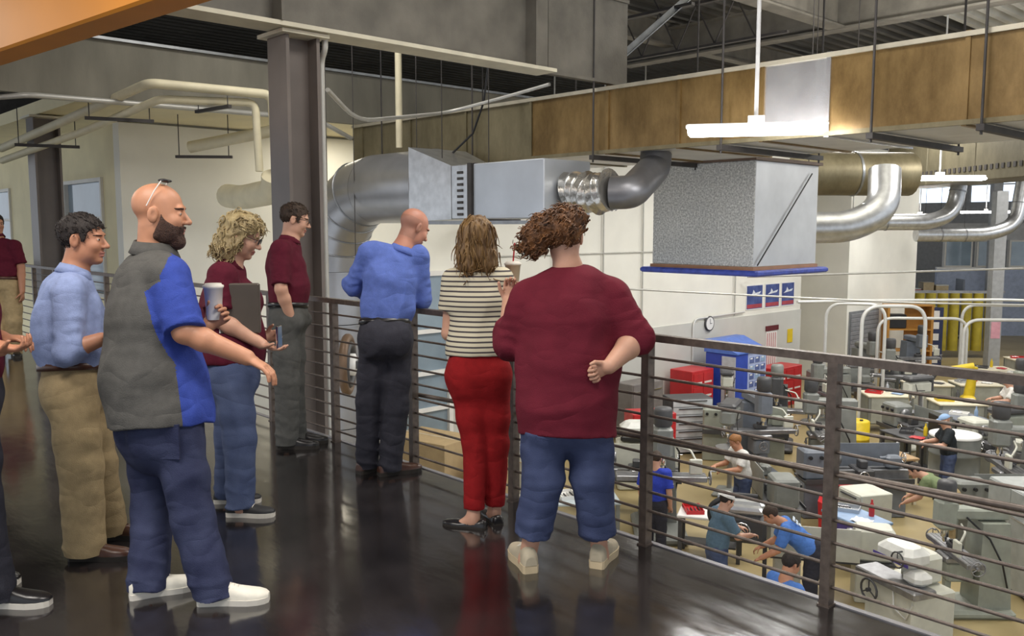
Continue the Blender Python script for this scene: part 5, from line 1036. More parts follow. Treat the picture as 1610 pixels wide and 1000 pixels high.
def wheel(mb, c, axis, r=.11):       # handwheel: rim, spokes, crank
    c = Vector(c); d = {'x': Vector((1, 0, 0)), 'y': Vector((0, 1, 0)), 'z': Vector((0, 0, 1))}[axis]; u = Vector((0, 0, 1)) if axis != 'z' else Vector((1, 0, 0)); v = d.cross(u)
    mb.tube([c + u * r * math.cos(2 * pi * i / 14) + v * r * math.sin(2 * pi * i / 14) for i in range(14)], r * .11, 5, closed=True)
    for k in range(3): a = 2 * pi * k / 3; mb.cyl(c, c + (u * math.cos(a) + v * math.sin(a)) * r, r * .07, n=5)
    mb.cyl(c - d * .04, c + d * .02, r * .2, n=8); mb.cyl(c + u * r, c + u * r + d * .09, r * .12, n=6); return mb
def mill(label, x, y, rz, m, s=1., z=None, group=None):
    t = thing('milling_machine', label, 'machine', (x, y, HZ), rz, group); t.scale = (s, s, s)
    MB().bbox((-.42, -.75, 0), (.42, .55, .14), .05).build('base', m, t)
    MB().box((-.30, -.02, .14), (.30, .50, 1.52), taper=.82).build('column', m, t)
    MB().bbox((-.17, -.46, .52), (.17, -.03, .84), .03).box((-.05, -.44, .14), (.05, -.34, .52)).build('knee', m, t)
    MB().bbox((-.20, -.50, .84), (.20, -.06, .94), .02).build('saddle', M_iron, t)
    tb = MB().bbox((-.72, -.43, .94), (.72, -.14, 1.03), .012)
    for k in (-.36, -.285, -.21): tb.box((-.70, k - .008, 1.03), (.70, k + .008, 1.036))
    tb.build('table', M_iron, t)
    MB().bbox((-.13, -.38, 1.037), (.13, -.2, 1.13), .02).box((-.05, -.36, 1.13), (-.01, -.22, 1.17)).box((.03, -.36, 1.13), (.07, -.22, 1.17)).cyl((.13, -.29, 1.08), (.26, -.29, 1.08), .012, n=6).build('vise', MG[4], t)
    MB().bbox((-.14, -.55, 1.54), (.14, .52, 1.72), .03).build('ram', m, t)
    MB().bbox((-.15, -.62, 1.36), (.15, -.30, 1.86), .05).build('head', m, t)
    MB().lathe((0, -.46, 1.861), [(.13, 0), (.15, .03), (.15, .24), (.13, .29), (.04, .30)], 14).build('motor', MG[4] if m is not MG[4] else MG[0], t)
    MB().lathe((0, -.46, 1.14), [(.02, 0), (.035, .02), (.035, .08), (.06, .09), (.06, .22)], 12).build('quill', M_chrome, t)
    w1 = MB(); wheel(w1, (-.78, -.29, .98), 'x', .11); w1.build('handwheel', M_iron, t)
    w1 = MB(); wheel(w1, (.78, -.29, .98), 'x', .11); w1.build('handwheel', M_iron, t)
    w1 = MB(); wheel(w1, (.0, -.53, .72), 'y', .09); w1.build('handwheel', M_iron, t)
    MB().bend([(.2, -.3, 1.5), (.45, -.35, 1.45), (.52, -.45, 1.32)], .018, .05, 6).bbox((.42, -.53, 1.10), (.62, -.47, 1.34), .012).build('control_box', MG[2], t)
    MB().tube([(.16, -.2, 1.6), (.33, .1, 1.3), (.36, .3, .9), (.31, .42, .5)], .016, 6).build('cable', M_black, t)
    return t
def lathe_m(label, x, y, rz, m, s=1., group=None):
    t = thing('lathe', label, 'machine', (x, y, HZ), rz, group); t.scale = (s, s, s)
    MB().bbox((-.95, -.25, 0), (-.35, .25, .66), .02).build('headstock_pedestal', m, t)
    MB().bbox((.50, -.22, 0), (.92, .22, .66), .02).build('tailstock_pedestal', m, t)
    MB().box((-.95, -.34, .66), (1.0, .30, .70)).box((-.95, -.34, .70), (1.0, -.32, .75)).build('chip_pan', MG[4], t)
    MB().box((-.40, -.15, .70), (.98, -.05, .86)).box((-.40, .05, .70), (.98, .15, .86)).build('bed', M_iron, t)
    MB().bbox((-.95, -.22, .70), (-.35, .24, 1.24), .04).build('headstock', m, t)
    MB().lathe((-.349, 0, 1.05), [(.06, 0), (.12, .02), (.12, .11), (.05, .12)], 16, 'x').build('chuck', M_iron, t)
    MB().bbox((.60, -.10, .862), (.88, .10, 1.10), .04).cyl((.50, 0, 1.05), (.60, 0, 1.05), .03, n=10).build('tailstock', m, t)
    c = MB().bbox((.0, -.30, .75), (.30, .18, .90), .02).bbox((.08, -.18, .901), (.22, .02, 1.04), .015); c.build('carriage', MG[4], t)
    w1 = MB(); wheel(w1, (.08, -.36, .80), 'y', .09); w1.build('handwheel', M_chrome, t)
    w1 = MB(); wheel(w1, (.94, 0, 1.05), 'x', .09); w1.build('handwheel', M_chrome, t)
    MB().box((-.40, .30, .70), (1.0, .32, 1.25)).build('splash_guard', m, t)
    k = MB()
    for i in range(3): k.cyl((-.85 + i * .2, -.23, 1.12), (-.85 + i * .2, -.27, 1.12), .035, n=10)
    k.build('dials', M_black, t)['kind'] = 'stuff'
    return t
def cabinet(label, x, y, rz, w, d, h, m, rows=4, cols=1, nm='tool_cabinet', cat='cabinet', hand=M_chrome, top=None, fm=None, group=None, z=None):
    t = thing(nm, label, cat, (x, y, HZ if z is None else z), rz, group)
    MB().bbox((-w / 2, -d / 2 + .02, .03), (w / 2, d / 2, h), .012).build('carcass', m, t)
    MB().box((-w / 2 + .03, -d / 2 + .05, 0), (w / 2 - .03, d / 2 - .03, .03)).build('plinth', M_black, t)
    rh = (h - .06) / rows; cw = (w - .04) / cols
    for i in range(rows):
        for j in range(cols):
            x0 = -w / 2 + .02 + j * cw; f = MB().box((x0 + .006, -d / 2, .05 + i * rh + .006), (x0 + cw - .006, -d / 2 + .019, .05 + (i + 1) * rh - .012)).build('drawer', fm or m, t)
            MB().box((x0 + cw * .15, -d / 2 - .025, .05 + (i + .72) * rh), (x0 + cw * .85, -d / 2 - .001, .05 + (i + .72) * rh + .018)).build('drawer_handle', hand, f)
    if top: MB().bbox((-w / 2 - .02, -d / 2 - .02, h + .001), (w / 2 + .02, d / 2 + .02, h + .035), .01).build('worktop', top, t)
    return t
def table(label, x, y, rz, w, d, h, mt, ml, shelf=True, nm='workbench', cat='table', skirt=None, group=None):
    t = thing(nm, label, cat, (x, y, HZ), rz, group)
    MB().bbox((-w / 2, -d / 2, h - .045), (w / 2, d / 2, h), .01).build('tabletop', mt, t)
    for a in (-1, 1):
        for b in (-1, 1): MB().box((a * (w / 2 - .05) - .03, b * (d / 2 - .05) - .03, 0), (a * (w / 2 - .05) + .03, b * (d / 2 - .05) + .03, h - .046)).build('leg', ml, t)
    if shelf: MB().box((-w / 2 + .09, -d / 2 + .09, .2), (w / 2 - .09, d / 2 - .09, .23)).build('shelf', ml, t)
    if skirt:
        MB().box((-w / 2 + .09, -d / 2 + .03, .24), (w / 2 - .09, -d / 2 + .05, h - .05)).build('front_panel', skirt, t); MB().box((-w / 2 + .03, -d / 2 + .09, .24), (-w / 2 + .05, d / 2 - .09, h - .05)).build('side_panel', skirt, t); MB().box((w / 2 - .05, -d / 2 + .09, .24), (w / 2 - .03, d / 2 - .09, h - .05)).build('side_panel', skirt, t)
    return t
def drill(label, x, y, rz, m, s=1., group=None):
    t = thing('drill_press', label, 'machine', (x, y, HZ), rz, group); t.scale = (s, s, s)
    MB().bbox((-.25, -.4, 0), (.25, .25, .07), .03).build('base', m, t); MB().cyl((0, .12, .07), (0, .12, 1.55), .05, n=14).build('column', M_iron, t)
    MB().lathe((0, -.15, .92), [(.22, 0), (.24, .02), (.24, .045)], 18).cyl((0, .12, .90), (0, .12, 1.0), .075, n=12).box((-.05, -.12, .88), (.05, .1, .92)).build('work_table', M_iron, t)
    MB().bbox((-.15, -.36, 1.40), (.15, .36, 1.72), .06).build('head', m, t); MB().bbox((-.17, -.38, 1.72), (.17, .4, 1.84), .05).build('belt_cover', MG[4], t)
    MB().cyl((0, .37, 1.45), (0, .37, 1.72), .11, n=14).build('motor', MG[4], t); MB().lathe((0, -.2, 1.2), [(.01, -.06), (.012, 0), (.035, .01), (.04, .09), (.05, .2)], 10).build('chuck', M_chrome, t)
    h = MB()
    for k in range(3): a = 2 * pi * k / 3; h.cyl((.16, -.15, 1.5), (.2, -.15 + .2 * math.cos(a), 1.5 + .2 * math.sin(a)), .01, n=5)
    h.build('feed_lever', M_black, t); return t
def tread(c, k, n): return ('first second third fourth fifth sixth seventh eighth ninth tenth'.split())[k]
# ---- near machines, just past the rail
mill('large greenish grey milling machine with chamfered base at right', -4.15, 12.45, -.78, MG[1], .84)
t = thing('surface_grinder', 'cream machine with white hood and handwheel just past the right rail post', 'machine', (-4.42, 11.05, HZ), -.4); t.scale = (.82, .82, .82)
MB().bbox((-.5, -.4, 0), (.5, .45, .86), .03).build('cabinet_base', MG[2], t); MB().bbox((-.62, -.5, .86), (.62, -.06, .98), .02).build('table', M_iron, t)
MB().bbox((-.22, .0, .87), (.26, .45, 1.34), .06).build('column', MG[2], t); MB().bbox((-.36, -.38, 1.20), (.36, .12, 1.5), .09).build('hood', mat('hood_white', (.72, .72, .68), .35), t)
MB().bbox((.16, -.34, .985), (.52, .0, 1.19), .07).build('motor_cover', mat('hood_white', (.72, .72, .68), .35), t)
w1 = MB(); wheel(w1, (-.25, -.54, .72), 'y', .17); w1.build('handwheel', MG[4], t); w1 = MB(); wheel(w1, (.22, -.46, 1.36), 'y', .12); w1.build('handwheel', MG[4], t)
MB().tube([(.1, -.41, .95), (.2, -.47, .6), (.42, -.44, .5), (.5, -.41, .75)], .016, 6).build('hose', M_bpipe, t); MB().box((-.36, -.386, 1.26), (.36, -.381, 1.31)).build('blue_stripe', M_purple, t)
lathe_m('small lathe with pale ways left of the cream grinder', -5.69, 11.51, -2.55, MG[2], .85)
mill('tall grey milling machine left of the person in white', -9.01, 11.86, .75, MG[0], 1.05)
lathe_m('grey lathe at which the person in white works', -7.68, 13.36, 2.35, MG[0], .9)
lathe_m('grey lathe behind the bending man', -7.14, 15.10, 0.84, MG[3], 1.)
mill('blue-grey milling machine behind the person in white', -9.80, 16.18, .9, MG[3], 1.0)
mill('grey milling machine in the second row left of the right post', -8.65, 17.28, -.9, MG[0], .95)
mill('dark grey milling machine beside the red cabinets', -10.7, 18.6, .5, MG[4], .95)
lathe_m('dull grey lathe in front of the tool vending cabinet', -10.55, 16.95, .6, MG[1], .95)
mill('grey milling machine in front of the dark recess door', -10.9, 21.7, -.6, MG[0], .9)
t = thing('engine_block', 'dark engine on a stand between the capped man and the bending man', 'engine', (-6.73, 10.86, HZ), .5)
MB().box((-.35, -.3, 0), (-.29, .3, .06)).box((.29, -.3, 0), (.35, .3, .06)).box((-.35, -.03, .06), (-.29, .03, .7)).box((.29, -.03, .06), (.35, .03, .7)).box((-.35, -.04, .66), (.35, .04, .72)).build('stand', MG[4], t)
MB().bbox((-.34, -.26, .73), (.34, .26, 1.12), .06).build('block', MG[4], t); MB().bbox((-.3, -.24, 1.125), (.3, -.04, 1.24), .04).bbox((-.3, .04, 1.125), (.3, .24, 1.24), .04).build('valve_cover', M_galv, t)
MB().bend([(-.36, -.1, .9), (-.46, -.1, 1.0), (-.46, -.1, 1.2), (-.2, 0, 1.35), (.2, 0, 1.35)], .04, .1, 8).build('hose', M_black, t)
w1 = MB(); wheel(w1, (0, -.30, .92), 'y', .12); w1.build('pulley', M_chrome, t)
tag(MB().lathe((0, 0, 0), [(.045, 0), (.05, .02), (.05, .16), (.03, .2), (.018, .22), (.018, .27)], 12).build('spray_bottle', mat('bottle_blue', (.45, .62, .72), .3), loc=(-6.15, 11.35, HZ + 1.245)), 'pale blue bottle standing on the dark engine', 'bottle') if False else None
# left group seen between the legs and the third post
table('pale grey work table with a blue-grey tray at the foot of the third post', -9.34, 10.31, .9, 1.1, .7, .85, mat('top_bluegrey', (.48, .55, .58), .4), MG[0])
table('white-topped table low in view beside the third post', -7.71, 11.50, .5, 1.0, .5, .7, M_white, MG[4])
t = thing('bench_grinder', 'white bench machine with a black guard left of the third post', 'machine', (-10.9, 13.6, HZ), .8)
MB().bbox((-.4, -.3, 0), (.4, .3, .95), .03).build('cabinet_base', MG[2], t); MB().bbox((-.34, -.26, .951), (.34, .24, 1.35), .1).build('housing', mat('hood_white', (.72, .72, .68), .35), t); MB().bbox((-.36, -.36, 1.0), (.36, -.262, 1.12), .03).build('guard', M_black, t)
lathe_m('cream lathe partly hidden by the woman in the sweater', -10.05, 12.3, .7, MG[2], .95)
cabinet('cream machine cabinet seen between the legs of the woman in the sweater', -11.01, 10.79, .75, .9, .6, 1.25, MG[2], 2, 1)
table('grey bench seen through the rail beside the red trousers', -10.4, 9.0, .75, 1.3, .6, .85, M_topc, MG[0])
t = thing('mop_bucket', 'yellow bucket on the tan floor glimpsed beside the crop jeans', 'bucket', (-8.9, 9.55, HZ), .3)
MB().lathe((0, 0, 0), [(.13, 0), (.16, .02), (.2, .34), (.215, .35), (.19, .35), (.15, .04)], 16).build('pail', M_yel, t); MB().tube([(.2 * math.cos(a), 0, .34 + .16 * math.sin(a)) for a in [pi * i / 8 for i in range(9)]], .008, 5).build('bucket_handle', M_iron, t)
# cardboard boxes by the end wall
def carton(label, x, y, rz, w, d, h, z=0.):
    t = thing('cardboard_box', label, 'box', (x, y, HZ + z), rz)
    MB().bbox((-w / 2, -d / 2, 0), (w / 2, d / 2, h), .006).build('carton', M_card, t); MB().box((-w / 2, -.03, h + .0005), (w / 2, .03, h + .003)).build('tape', mat('tape', (.55, .45, .3), .3), t)
carton('tall cardboard box behind the bald man, nearest his shoes', -12.22, 9.45, .2, 1.3, .9, 1.5); carton('pale cardboard box right of the tall one behind the rail', -11.05, 9.85, .1, .7, .6, 1.3)
# ---- tool vending cabinet, red cabinets and chests against the end wall
t = thing('vending_cabinet', 'tall blue tool vending cabinet with two sloping blue lids', 'cabinet', (-13.25, 19.5, HZ))
W_, D_ = .95, .85
MB().bbox((-.1, 0, 0), (W_ - .1, .55, 1.92), .015).build('left_cabinet', M_blue, t); MB().bbox((-.1, .56, 0), (W_ - .1, 1.45, 1.92), .015).build('right_cabinet', mat('vend_pale', (.40, .47, .72), .4, var=.05), t)
MB().box((.42, -.022, .06), (W_ - .12, -.001, 1.86)).build('side_panel', mat('vend_grey', (.50, .54, .58), .4), t)
MB().box((.52, -.03, 1.38), (.72, -.023, 1.6)).build('keypad', MG[4], t)
for y0, y1 in ((-.03, .56), (.57, 1.48)): MB().prism([(-.13, 1.925), (W_ - .07, 1.925), (W_ - .07, 1.96), (.12, 2.26), (-.13, 2.26)], y0, y1, 'y').build('lid', mat('lid_blue', (.08, .17, .55), .35), t)
M_cell = mat('vend_cell', (.10, .14, .34), .2); M_cellw = mat('vend_label', (.75, .76, .80), .5)
for i in range(8):
    for j in range(3):
        y = .62 + j * .27; z = .14 + i * .215; c = MB().box((W_ - .1, y, z), (W_ - .09, y + .21, z + .15)).build('cell_door', M_cell if (i + j) % 3 else M_lblue, t); MB().box((W_ - .0899, y + .02, z + .10), (W_ - .087, y + .13, z + .14)).build('cell_label', M_cellw, c)
def red_cab(label, y0, y1, h, x=-13.65, d=.7, z=0, prints=(4, 2)):
    t = thing('red_cabinet', label, 'cabinet', (x, y0, HZ + z)); w = y1 - y0
    MB().bbox((0, 0, 0), (d, w, h), .012).build('carcass', M_red, t)
    for i in range(prints[0]):
        for j in range(prints[1]):
            a = .06 + j * (w - .08) / prints[1]; b = a + (w - .08) / prints[1] - .05; z0 = .08 + i * (h - .12) / prints[0]
            dr = MB().box((d + .0005, a, z0), (d + .012, b, z0 + (h - .12) / prints[0] - .04)).build('drawer', M_red, t); MB().box((d + .0121, a + .03, z0 + .05), (d + .014, b - .03, z0 + .10)).build('drawer_label', M_white, dr)
    return t
red_cab('red cabinet with white labels left of the blue vending cabinet', 18.35, 19.3, 1.55); red_cab('narrow red cabinet right of the blue vending cabinet', 21.1, 21.65, 1.95, prints=(7, 1)); red_cab('low red cabinet in front of the recess door', 22.5, 23.9, 1.15, prints=(3, 3))
cabinet('bright red tool chest just right of the third rail post', -11.9, 15.3, 1.0, 1.0, .65, 1.15, M_red, 5, 1, fm=M_red)
cabinet('grey striped drawer cabinet right of the red tool chest', -11.89, 16.69, 1.0, 1.0, .65, 1.3, MG[4], 7, 1, fm=mat('drawer_pale', (.55, .58, .60), .4), hand=MG[4])
cabinet('dark grey cabinet behind the drawer cabinet at the wall', -13.4, 16.8, pi / 2, 1.2, .55, 1.45, mat('cab_taupe', (.20, .18, .17), .5), 2, 2)
cabinet('beige cabinet at the end wall beside the third rail post', -13.4, 14.9, pi / 2, .7, .5, 1.4, mat('cab_beige', (.48, .45, .36), .6), 1, 1)
# posters, clock, charts on the end wall
def poster(k, y0, y1, z0, z1, label):
    t = thing('poster', label, 'poster', (XW + .004, y0, z0)); w = y1 - y0; h = z1 - z0
    MB().box((0, 0, 0), (.012, w, h)).build('backing', M_white, t); MB().box((.0121, .03, .03), (.014, w - .03, h - .03)).build('print', mat('poster_blue', (.03, .05, .20), .4, col2=(.09, .13, .34), scale=4), t)
    MB().add([(.0145, w * .15, h * .55), (.0145, w * .8, h * .62), (.0145, w * .88, h * .72), (.0145, w * .55, h * .66), (.0145, w * .42, h * .8), (.0145, w * .36, h * .65)], [(0, 1, 2, 3, 4, 5)]).build('white_shape', mat('poster_white', (.7, .74, .8), .5), t)
    MB().box((.0141, .05, .05), (.0148, w - .05, h * .22)).build('red_band', mat('poster_red', (.40, .06, .08), .5), t)
for k, (a, b) in enumerate(((22.25, 23.15), (23.27, 24.1), (24.2, 24.98))): poster(k, a, b, -.80, -.06, '%s of three dark blue posters under the plenum' % ('leftmost middle rightmost'.split()[k]))
t = thing('wall_clock', 'round white wall clock on the end wall above the third post', 'clock', (XW + .035, 20.35, -1.03))
MB().lathe((0, 0, 0), [(.2, 0), (.21, .02), (.21, .05), (.18, .055)], 24, 'x').build('case', MG[4], t); MB().lathe((.0, 0, 0), [(.175, .0551), (.175, .058)], 24, 'x').build('dial', M_white, t)
MB().box((.0585, -.008, -.01), (.062, .008, .13)).build('minute_hand', M_black, t); MB().box((.0585, -.01, -.008), (.0622, .09, .008)).build('hour_hand', M_black, t)
t = thing('wall_chart', 'tall white chart with a dark red heading on the end wall', 'chart', (XW + .034, 23.35, -3.0)); MB().box((0, 0, 0), (.012, .62, 1.5)).build('sheet', M_white, t); MB().box((0, -.03, 1.51), (.03, .68, 1.66)).build('heading', mat('heading_red', (.12, .015, .02), .5), t)
for i in range(5): MB().box((.0121, .05 + i * .115, .06), (.0135, .10 + i * .115, 1.44)).build('column_line', mat('chart_red', (.50, .22, .22), .6), t)
tag(MB().box((0, 0, 0), (.015, .30, .42)).build('yellow_sign', M_yel, loc=(XW + .034, 24.6, -1.95)), 'yellow notice on the wall right of the chart', 'sign')
tag(MB().bend([(XW + .06, 19.6, HZ + .2), (XW + .06, 19.6, -.86), (XW + .06, 22.1, -.82)], .025, .25, 8).build('conduit', M_bpipe), 'white wall conduit bending left of the posters', 'conduit')
for k, y in enumerate((14.2, 15.9, 17.4, 21.6)): tag(MB().cyl((XW + .055, y, -.9), (XW + .055, y, 5.9), .02, n=6).build('conduit', M_cond), 'thin vertical conduit on the upper end wall, %s from the glazed door' % tread(0, k, 4), 'conduit')
tag(MB().cyl((XW + .05, 11.6, 1.0), (XW + .05, YE, 1.0), .015, n=6).build('wall_seam', mat('seam_grey', (.60, .59, .54), .6)), 'thin horizontal strip across the upper end wall', 'trim')
tag(MB().bend([(-13.8, 11.2, .55), (-10.2, 18.3, .02), (-8.4, 20.2, -.10), (-3, 23.5, -.1)], .022, .3, 8).build('cable_rail', M_cond), 'grey horizontal utility pipe crossing in front of the posters', 'pipe')
t = thing('gooseneck_lamp', 'silver dome lamp on the wall between the bald man and the duct', 'lamp', (XW + .0, 11.7, 1.55)); MB().lathe((.35, 0, 0), [(.26, -.12), (.24, 0), (.15, .12), (.04, .16)], 20).build('shade', M_galv, t); MB().bend([(.35, 0, .16), (.35, 0, .28), (.02, 0, .28)], .02, .08, 8).build('arm', M_galv, t)
# brown cable reel on the round duct
t = thing('hose_reel', 'brown hose reel with white hub in front of the round duct', 'reel', (-10.02, 6.32, -.22), -.75)
MB().tube([(.36 * math.cos(a), 0, .36 * math.sin(a)) for a in [2 * pi * i / 28 for i in range(28)]], .06, 10, closed=True).build('rim', mat('reel_brown', (.16, .10, .06), .5, .3), t)
MB().tube([(.27 * math.cos(a), .02, .27 * math.sin(a)) for a in [2 * pi * i / 24 for i in range(24)]], .055, 8, closed=True).build('hose_coil', MG[4], t)
MB().lathe((0, 0, 0), [(.10, -.1), (.15, -.09), (.15, .1), (.10, .12)], 16, 'y').build('hub', M_white, t)
for k in range(4): a = pi / 2 * k + .4; MB().cyl((.12 * math.cos(a), 0, .12 * math.sin(a)), (.33 * math.cos(a), 0, .33 * math.sin(a)), .02, n=6).build('spoke', M_red if k == 3 else M_iron, t)
MB().box((-.05, .1, -.05), (.05, .2, .05)).build('bracket', MG[4], t)
# ---- right-hand half
t = thing('steel_drum', 'grey steel drum with pale lid behind the large mill', 'drum', (-6.37, 17.82, HZ)); MB().lathe((0, 0, 0), [(.44, 0), (.46, .02), (.46, .4), (.475, .42), (.46, .44), (.46, .8), (.475, .82), (.46, .84), (.46, 1.15)], 24).build('shell', MG[0], t); MB().lathe((0, 0, 1.1501), [(.47, 0), (.47, .04), (.44, .045), (.1, .06)], 24).build('lid', M_white, t); MB().box((-.06, -.48, .9), (.06, -.455, .98)).build('latch', MG[4], t)
t = table('brown wooden bench with a dark cabinet under it', -7.17, 16.51, -.5, 1.1, .7, .9, M_wood, M_topc, False); MB().bbox((-.35, -.25, .05), (.35, .25, .7), .01).build('under_cabinet', MG[4], t)
cabinet('cream drawer cabinet in front of the brown bench', -6.25, 13.72, -.5, .6, .6, .95, MG[2], 4, 1, hand=MG[4])
table('purple-sided table right of the right rail post', -5.95, 12.8, -.4, .9, .6, .8, M_lblue, MG[0], True, skirt=M_purple)
for k, (x, y, l) in enumerate(((-7.00, 14.25, 'red parts bin on the floor behind the bending man'), (-7.62, 15.62, 'red parts bin right of the right rail post, on the floor'))):
    t = thing('parts_bin', l, 'bin', (x, y, HZ + (.0)), .4); MB().prism([(-.25, 0), (.25, 0), (.28, .3), (-.28, .5)], -.25, .25, 'y').build('bin_body', M_red, t); MB().box((-.22, -.2, .18), (.22, .2, .24)).build('contents', MG[0], t)
t = table('dark bench with a black monitor at right centre', -7.45, 18.54, -.5, 1.3, .7, .85, MG[4], MG[4]); 
t = thing('monitor', 'black monitor on the dark bench at right centre', 'monitor', (-6.98, 18.46, HZ + .85), 2.4); MB().bbox((-.15, -.1, 0), (.15, .1, .02), .008).cyl((0, 0, .02), (0, .02, .2), .025, n=8).build('stand', M_black, t); MB().bbox((-.3, -.025, .14), (.3, .025, .52), .012).build('screen_housing', M_black, t); MB().box((-.27, -.027, .17), (.27, -.0255, .49)).build('screen', MG[3], t)
mill('grey milling machine at the right edge beyond the drum', -4.85, 16.95, -.9, MG[0], 1.0); lathe_m('grey lathe beside the person in sage green', -4.70, 15.41, .8, MG[0], .9)
cabinet('big pale grey machine cabinet at the lower right edge', -3.75, 13.9, -.75, 1.2, .9, 1.5, mat('cab_pale', (.40, .42, .41), .45), 1, 2)
table('grey machine table with scattered tools left of the yellow robot', -7.39, 21.22, -.6, 1.6, .8, .85, MG[3], MG[4])
# white inverted-U air pipes
def upipe(label, x, y, w, h, rz=0, r=.045):
    t = thing('air_pipe_arch', label, 'pipe', (x, y, HZ), rz); MB().bend([(-w / 2, 0, 0), (-w / 2, 0, h), (w / 2, 0, h), (w / 2, 0, 0)], r, .45, 10, 8).build('arch', M_bpipe, t)
    for a in (-1, 1): MB().lathe((a * w / 2, 0, 0), [(.12, 0), (.12, .015), (.06, .02), (.06, .06)], 12).build('floor_flange', MG[0], t)
upipe('tall white pipe arch right of the right rail post, nearest', -9.17, 21.3, 1.55, 3.3, .82); upipe('white pipe arch behind the nearest one with slanted top', -10.9, 22.9, 1.5, 3.15, .5); upipe('wide white pipe arch near the yellow curtain', -10.65, 26.75, 2.6, 2.5, .75); upipe('white pipe arch in the row at the right edge', -8.5, 27.0, 2.2, 2.6, .75); upipe('white pipe arch behind the cream tables at right', -9.4, 29.6, 2.4, 2.8, .75)
tag(MB().bend([(-10.2, 18.5, -.1), (-9.6, 20.8, -.16), (-7.6, 24, -.2), (-2, 26, -.2)], .035, .5, 8).build('header_pipe', M_bpipe), 'long white header pipe above the pipe arches', 'pipe')
tag(MB().bend([(-13.7, 22.0, .2), (-9.0, 30, .35), (-2, 33, .35)], .03, .5, 8).build('header_pipe', M_cond), 'thin grey service pipe high in front of the pale block', 'pipe')
# rows of cream-topped welding tables
for k, (x, y) in enumerate(((-9.7, 22.25), (-8.05, 22.5), (-9.6, 24.6), (-8.7, 25.6), (-9.3, 28.6), (-8.2, 28.2), (-9.2, 31.6), (-8.1, 31.2), (-7.0, 30.6))):
    table('cream-topped table in the welding rows, %s from the walkway' % tread(0, k, 9), x, y, .75, 1.15, .85, .95, M_topc, MG[0], True, 'welding_table', skirt=mat('booth_grey', (.36, .37, .33), .6))
t = thing('robot_arm', 'yellow industrial arm among the cream tables at right', 'robot', (-8.35, 24.1, HZ), .6)
MB().lathe((0, 0, 0), [(.3, 0), (.3, .1), (.2, .14), (.2, .5)], 18).build('base', M_yel, t); MB().bbox((-.16, -.2, .5), (.16, .2, .85), .06).build('shoulder', M_yel, t); MB().cyl((0, 0, .7), (.1, 0, 1.6), .14, .1, n=14).build('upper_arm', M_yel, t); MB().cyl((.1, 0, 1.6), (-.75, .05, 1.45), .11, .07, n=12).build('forearm', M_yel, t); MB().cyl((-.75, .05, 1.45), (-.9, .05, 1.2), .05, n=10).build('wrist', MG[4], t)
# far wall zone: shelves, curtain, banner, column
t = thing('storage_shelf', 'orange wooden storage shelf far off beside the dark banner', 'shelf', (-13.0, 31.3, HZ), .75); M_or = mat('orange_wood', (.46, .22, .04), .6, var=.12, scale=5)
for a in (-.75, .75): MB().box((a - .04, -.3, 0), (a + .04, .3, 2.5)).build('upright', M_or, t)
for z in (.15, .85, 1.6, 2.45): MB().box((-.71, -.3, z), (.71, .3, z + .05)).build('shelf_board', M_or, t)
MB().box((.0, .26, .2), (.71, .3, 2.45)).build('back_board', M_or, t)
t = thing('black_case', 'black case on the orange wooden shelf', 'box', (-13.3, 31.05, HZ + 1.651), .75); MB().bbox((-.3, -.22, 0), (.3, .22, .5), .03).build('case_body', M_black, t); MB().box((-.08, -.25, .4), (.08, -.221, .43)).build('case_handle', M_chrome, t)
t = thing('banner', 'tall narrow dark blue banner with pale blocks of lettering', 'banner', (-12.7, 33.0, HZ), .75); MB().box((-.28, -.02, .0), (.28, .02, 2.3)).build('cloth', mat('banner_navy', (.02, .03, .09), .6), t)
for i in range(5): MB().box((-.14, -.024, .25 + i * .42), (.14, -.021, .5 + i * .42)).build('letter', M_white, t)
t = thing('welding_curtain', 'yellow-green welding curtain hanging far off at right', 'curtain', (-13.6, 36.4, HZ), .75)
M_yc = mat('curtain_yellow', (.36, .29, .03), .4, var=.2, scale=3)
for k in range(9): MB().cyl((-2.0 + k * .46, .04 * (k % 2), .3), (-2.0 + k * .46, .04 * (k % 2), 2.6), .21, n=8).build('strip', M_yc, t)
MB().box((-2.2, -.05, 2.6), (2.2, .09, 2.7)).build('curtain_rail', M_iron, t)
steel = thing('steel_column', 'grey steel column far off with a pink notice on it', 'column', (-11.2, 34.4, HZ), .75); MB().box((-.2, -.2, 0), (.2, .2, 6.5)).build('shaft', mat('column_pale', (.36, .37, .38), .5), steel); MB().box((-.16, -.212, 1.2), (.16, -.201, 1.8)).build('notice', mat('pink_notice', (.7, .35, .42), .6), steel)
for k, (x, y) in enumerate(((-9.2, 41), (-7.2, 36.5), (-14.5, 44))): MB().box((-.2, -.2, 0), (.2, .2, 8.2)).build('shaft', mat('column_pale', (.36, .37, .38), .5), thing('steel_column', 'plain grey column standing far back in the hall, %s of three' % ('second third first'.split()[k]), 'column', (x, y, HZ), .75))
cols = [mat('tote_%s' % n, c, .5) for n, c in (('white', (.65, .66, .66)), ('blue', (.07, .13, .40)), ('grey', (.22, .23, .24)), ('green', (.10, .20, .12)), ('red', (.42, .04, .05)), ('tan', (.45, .36, .22)))]
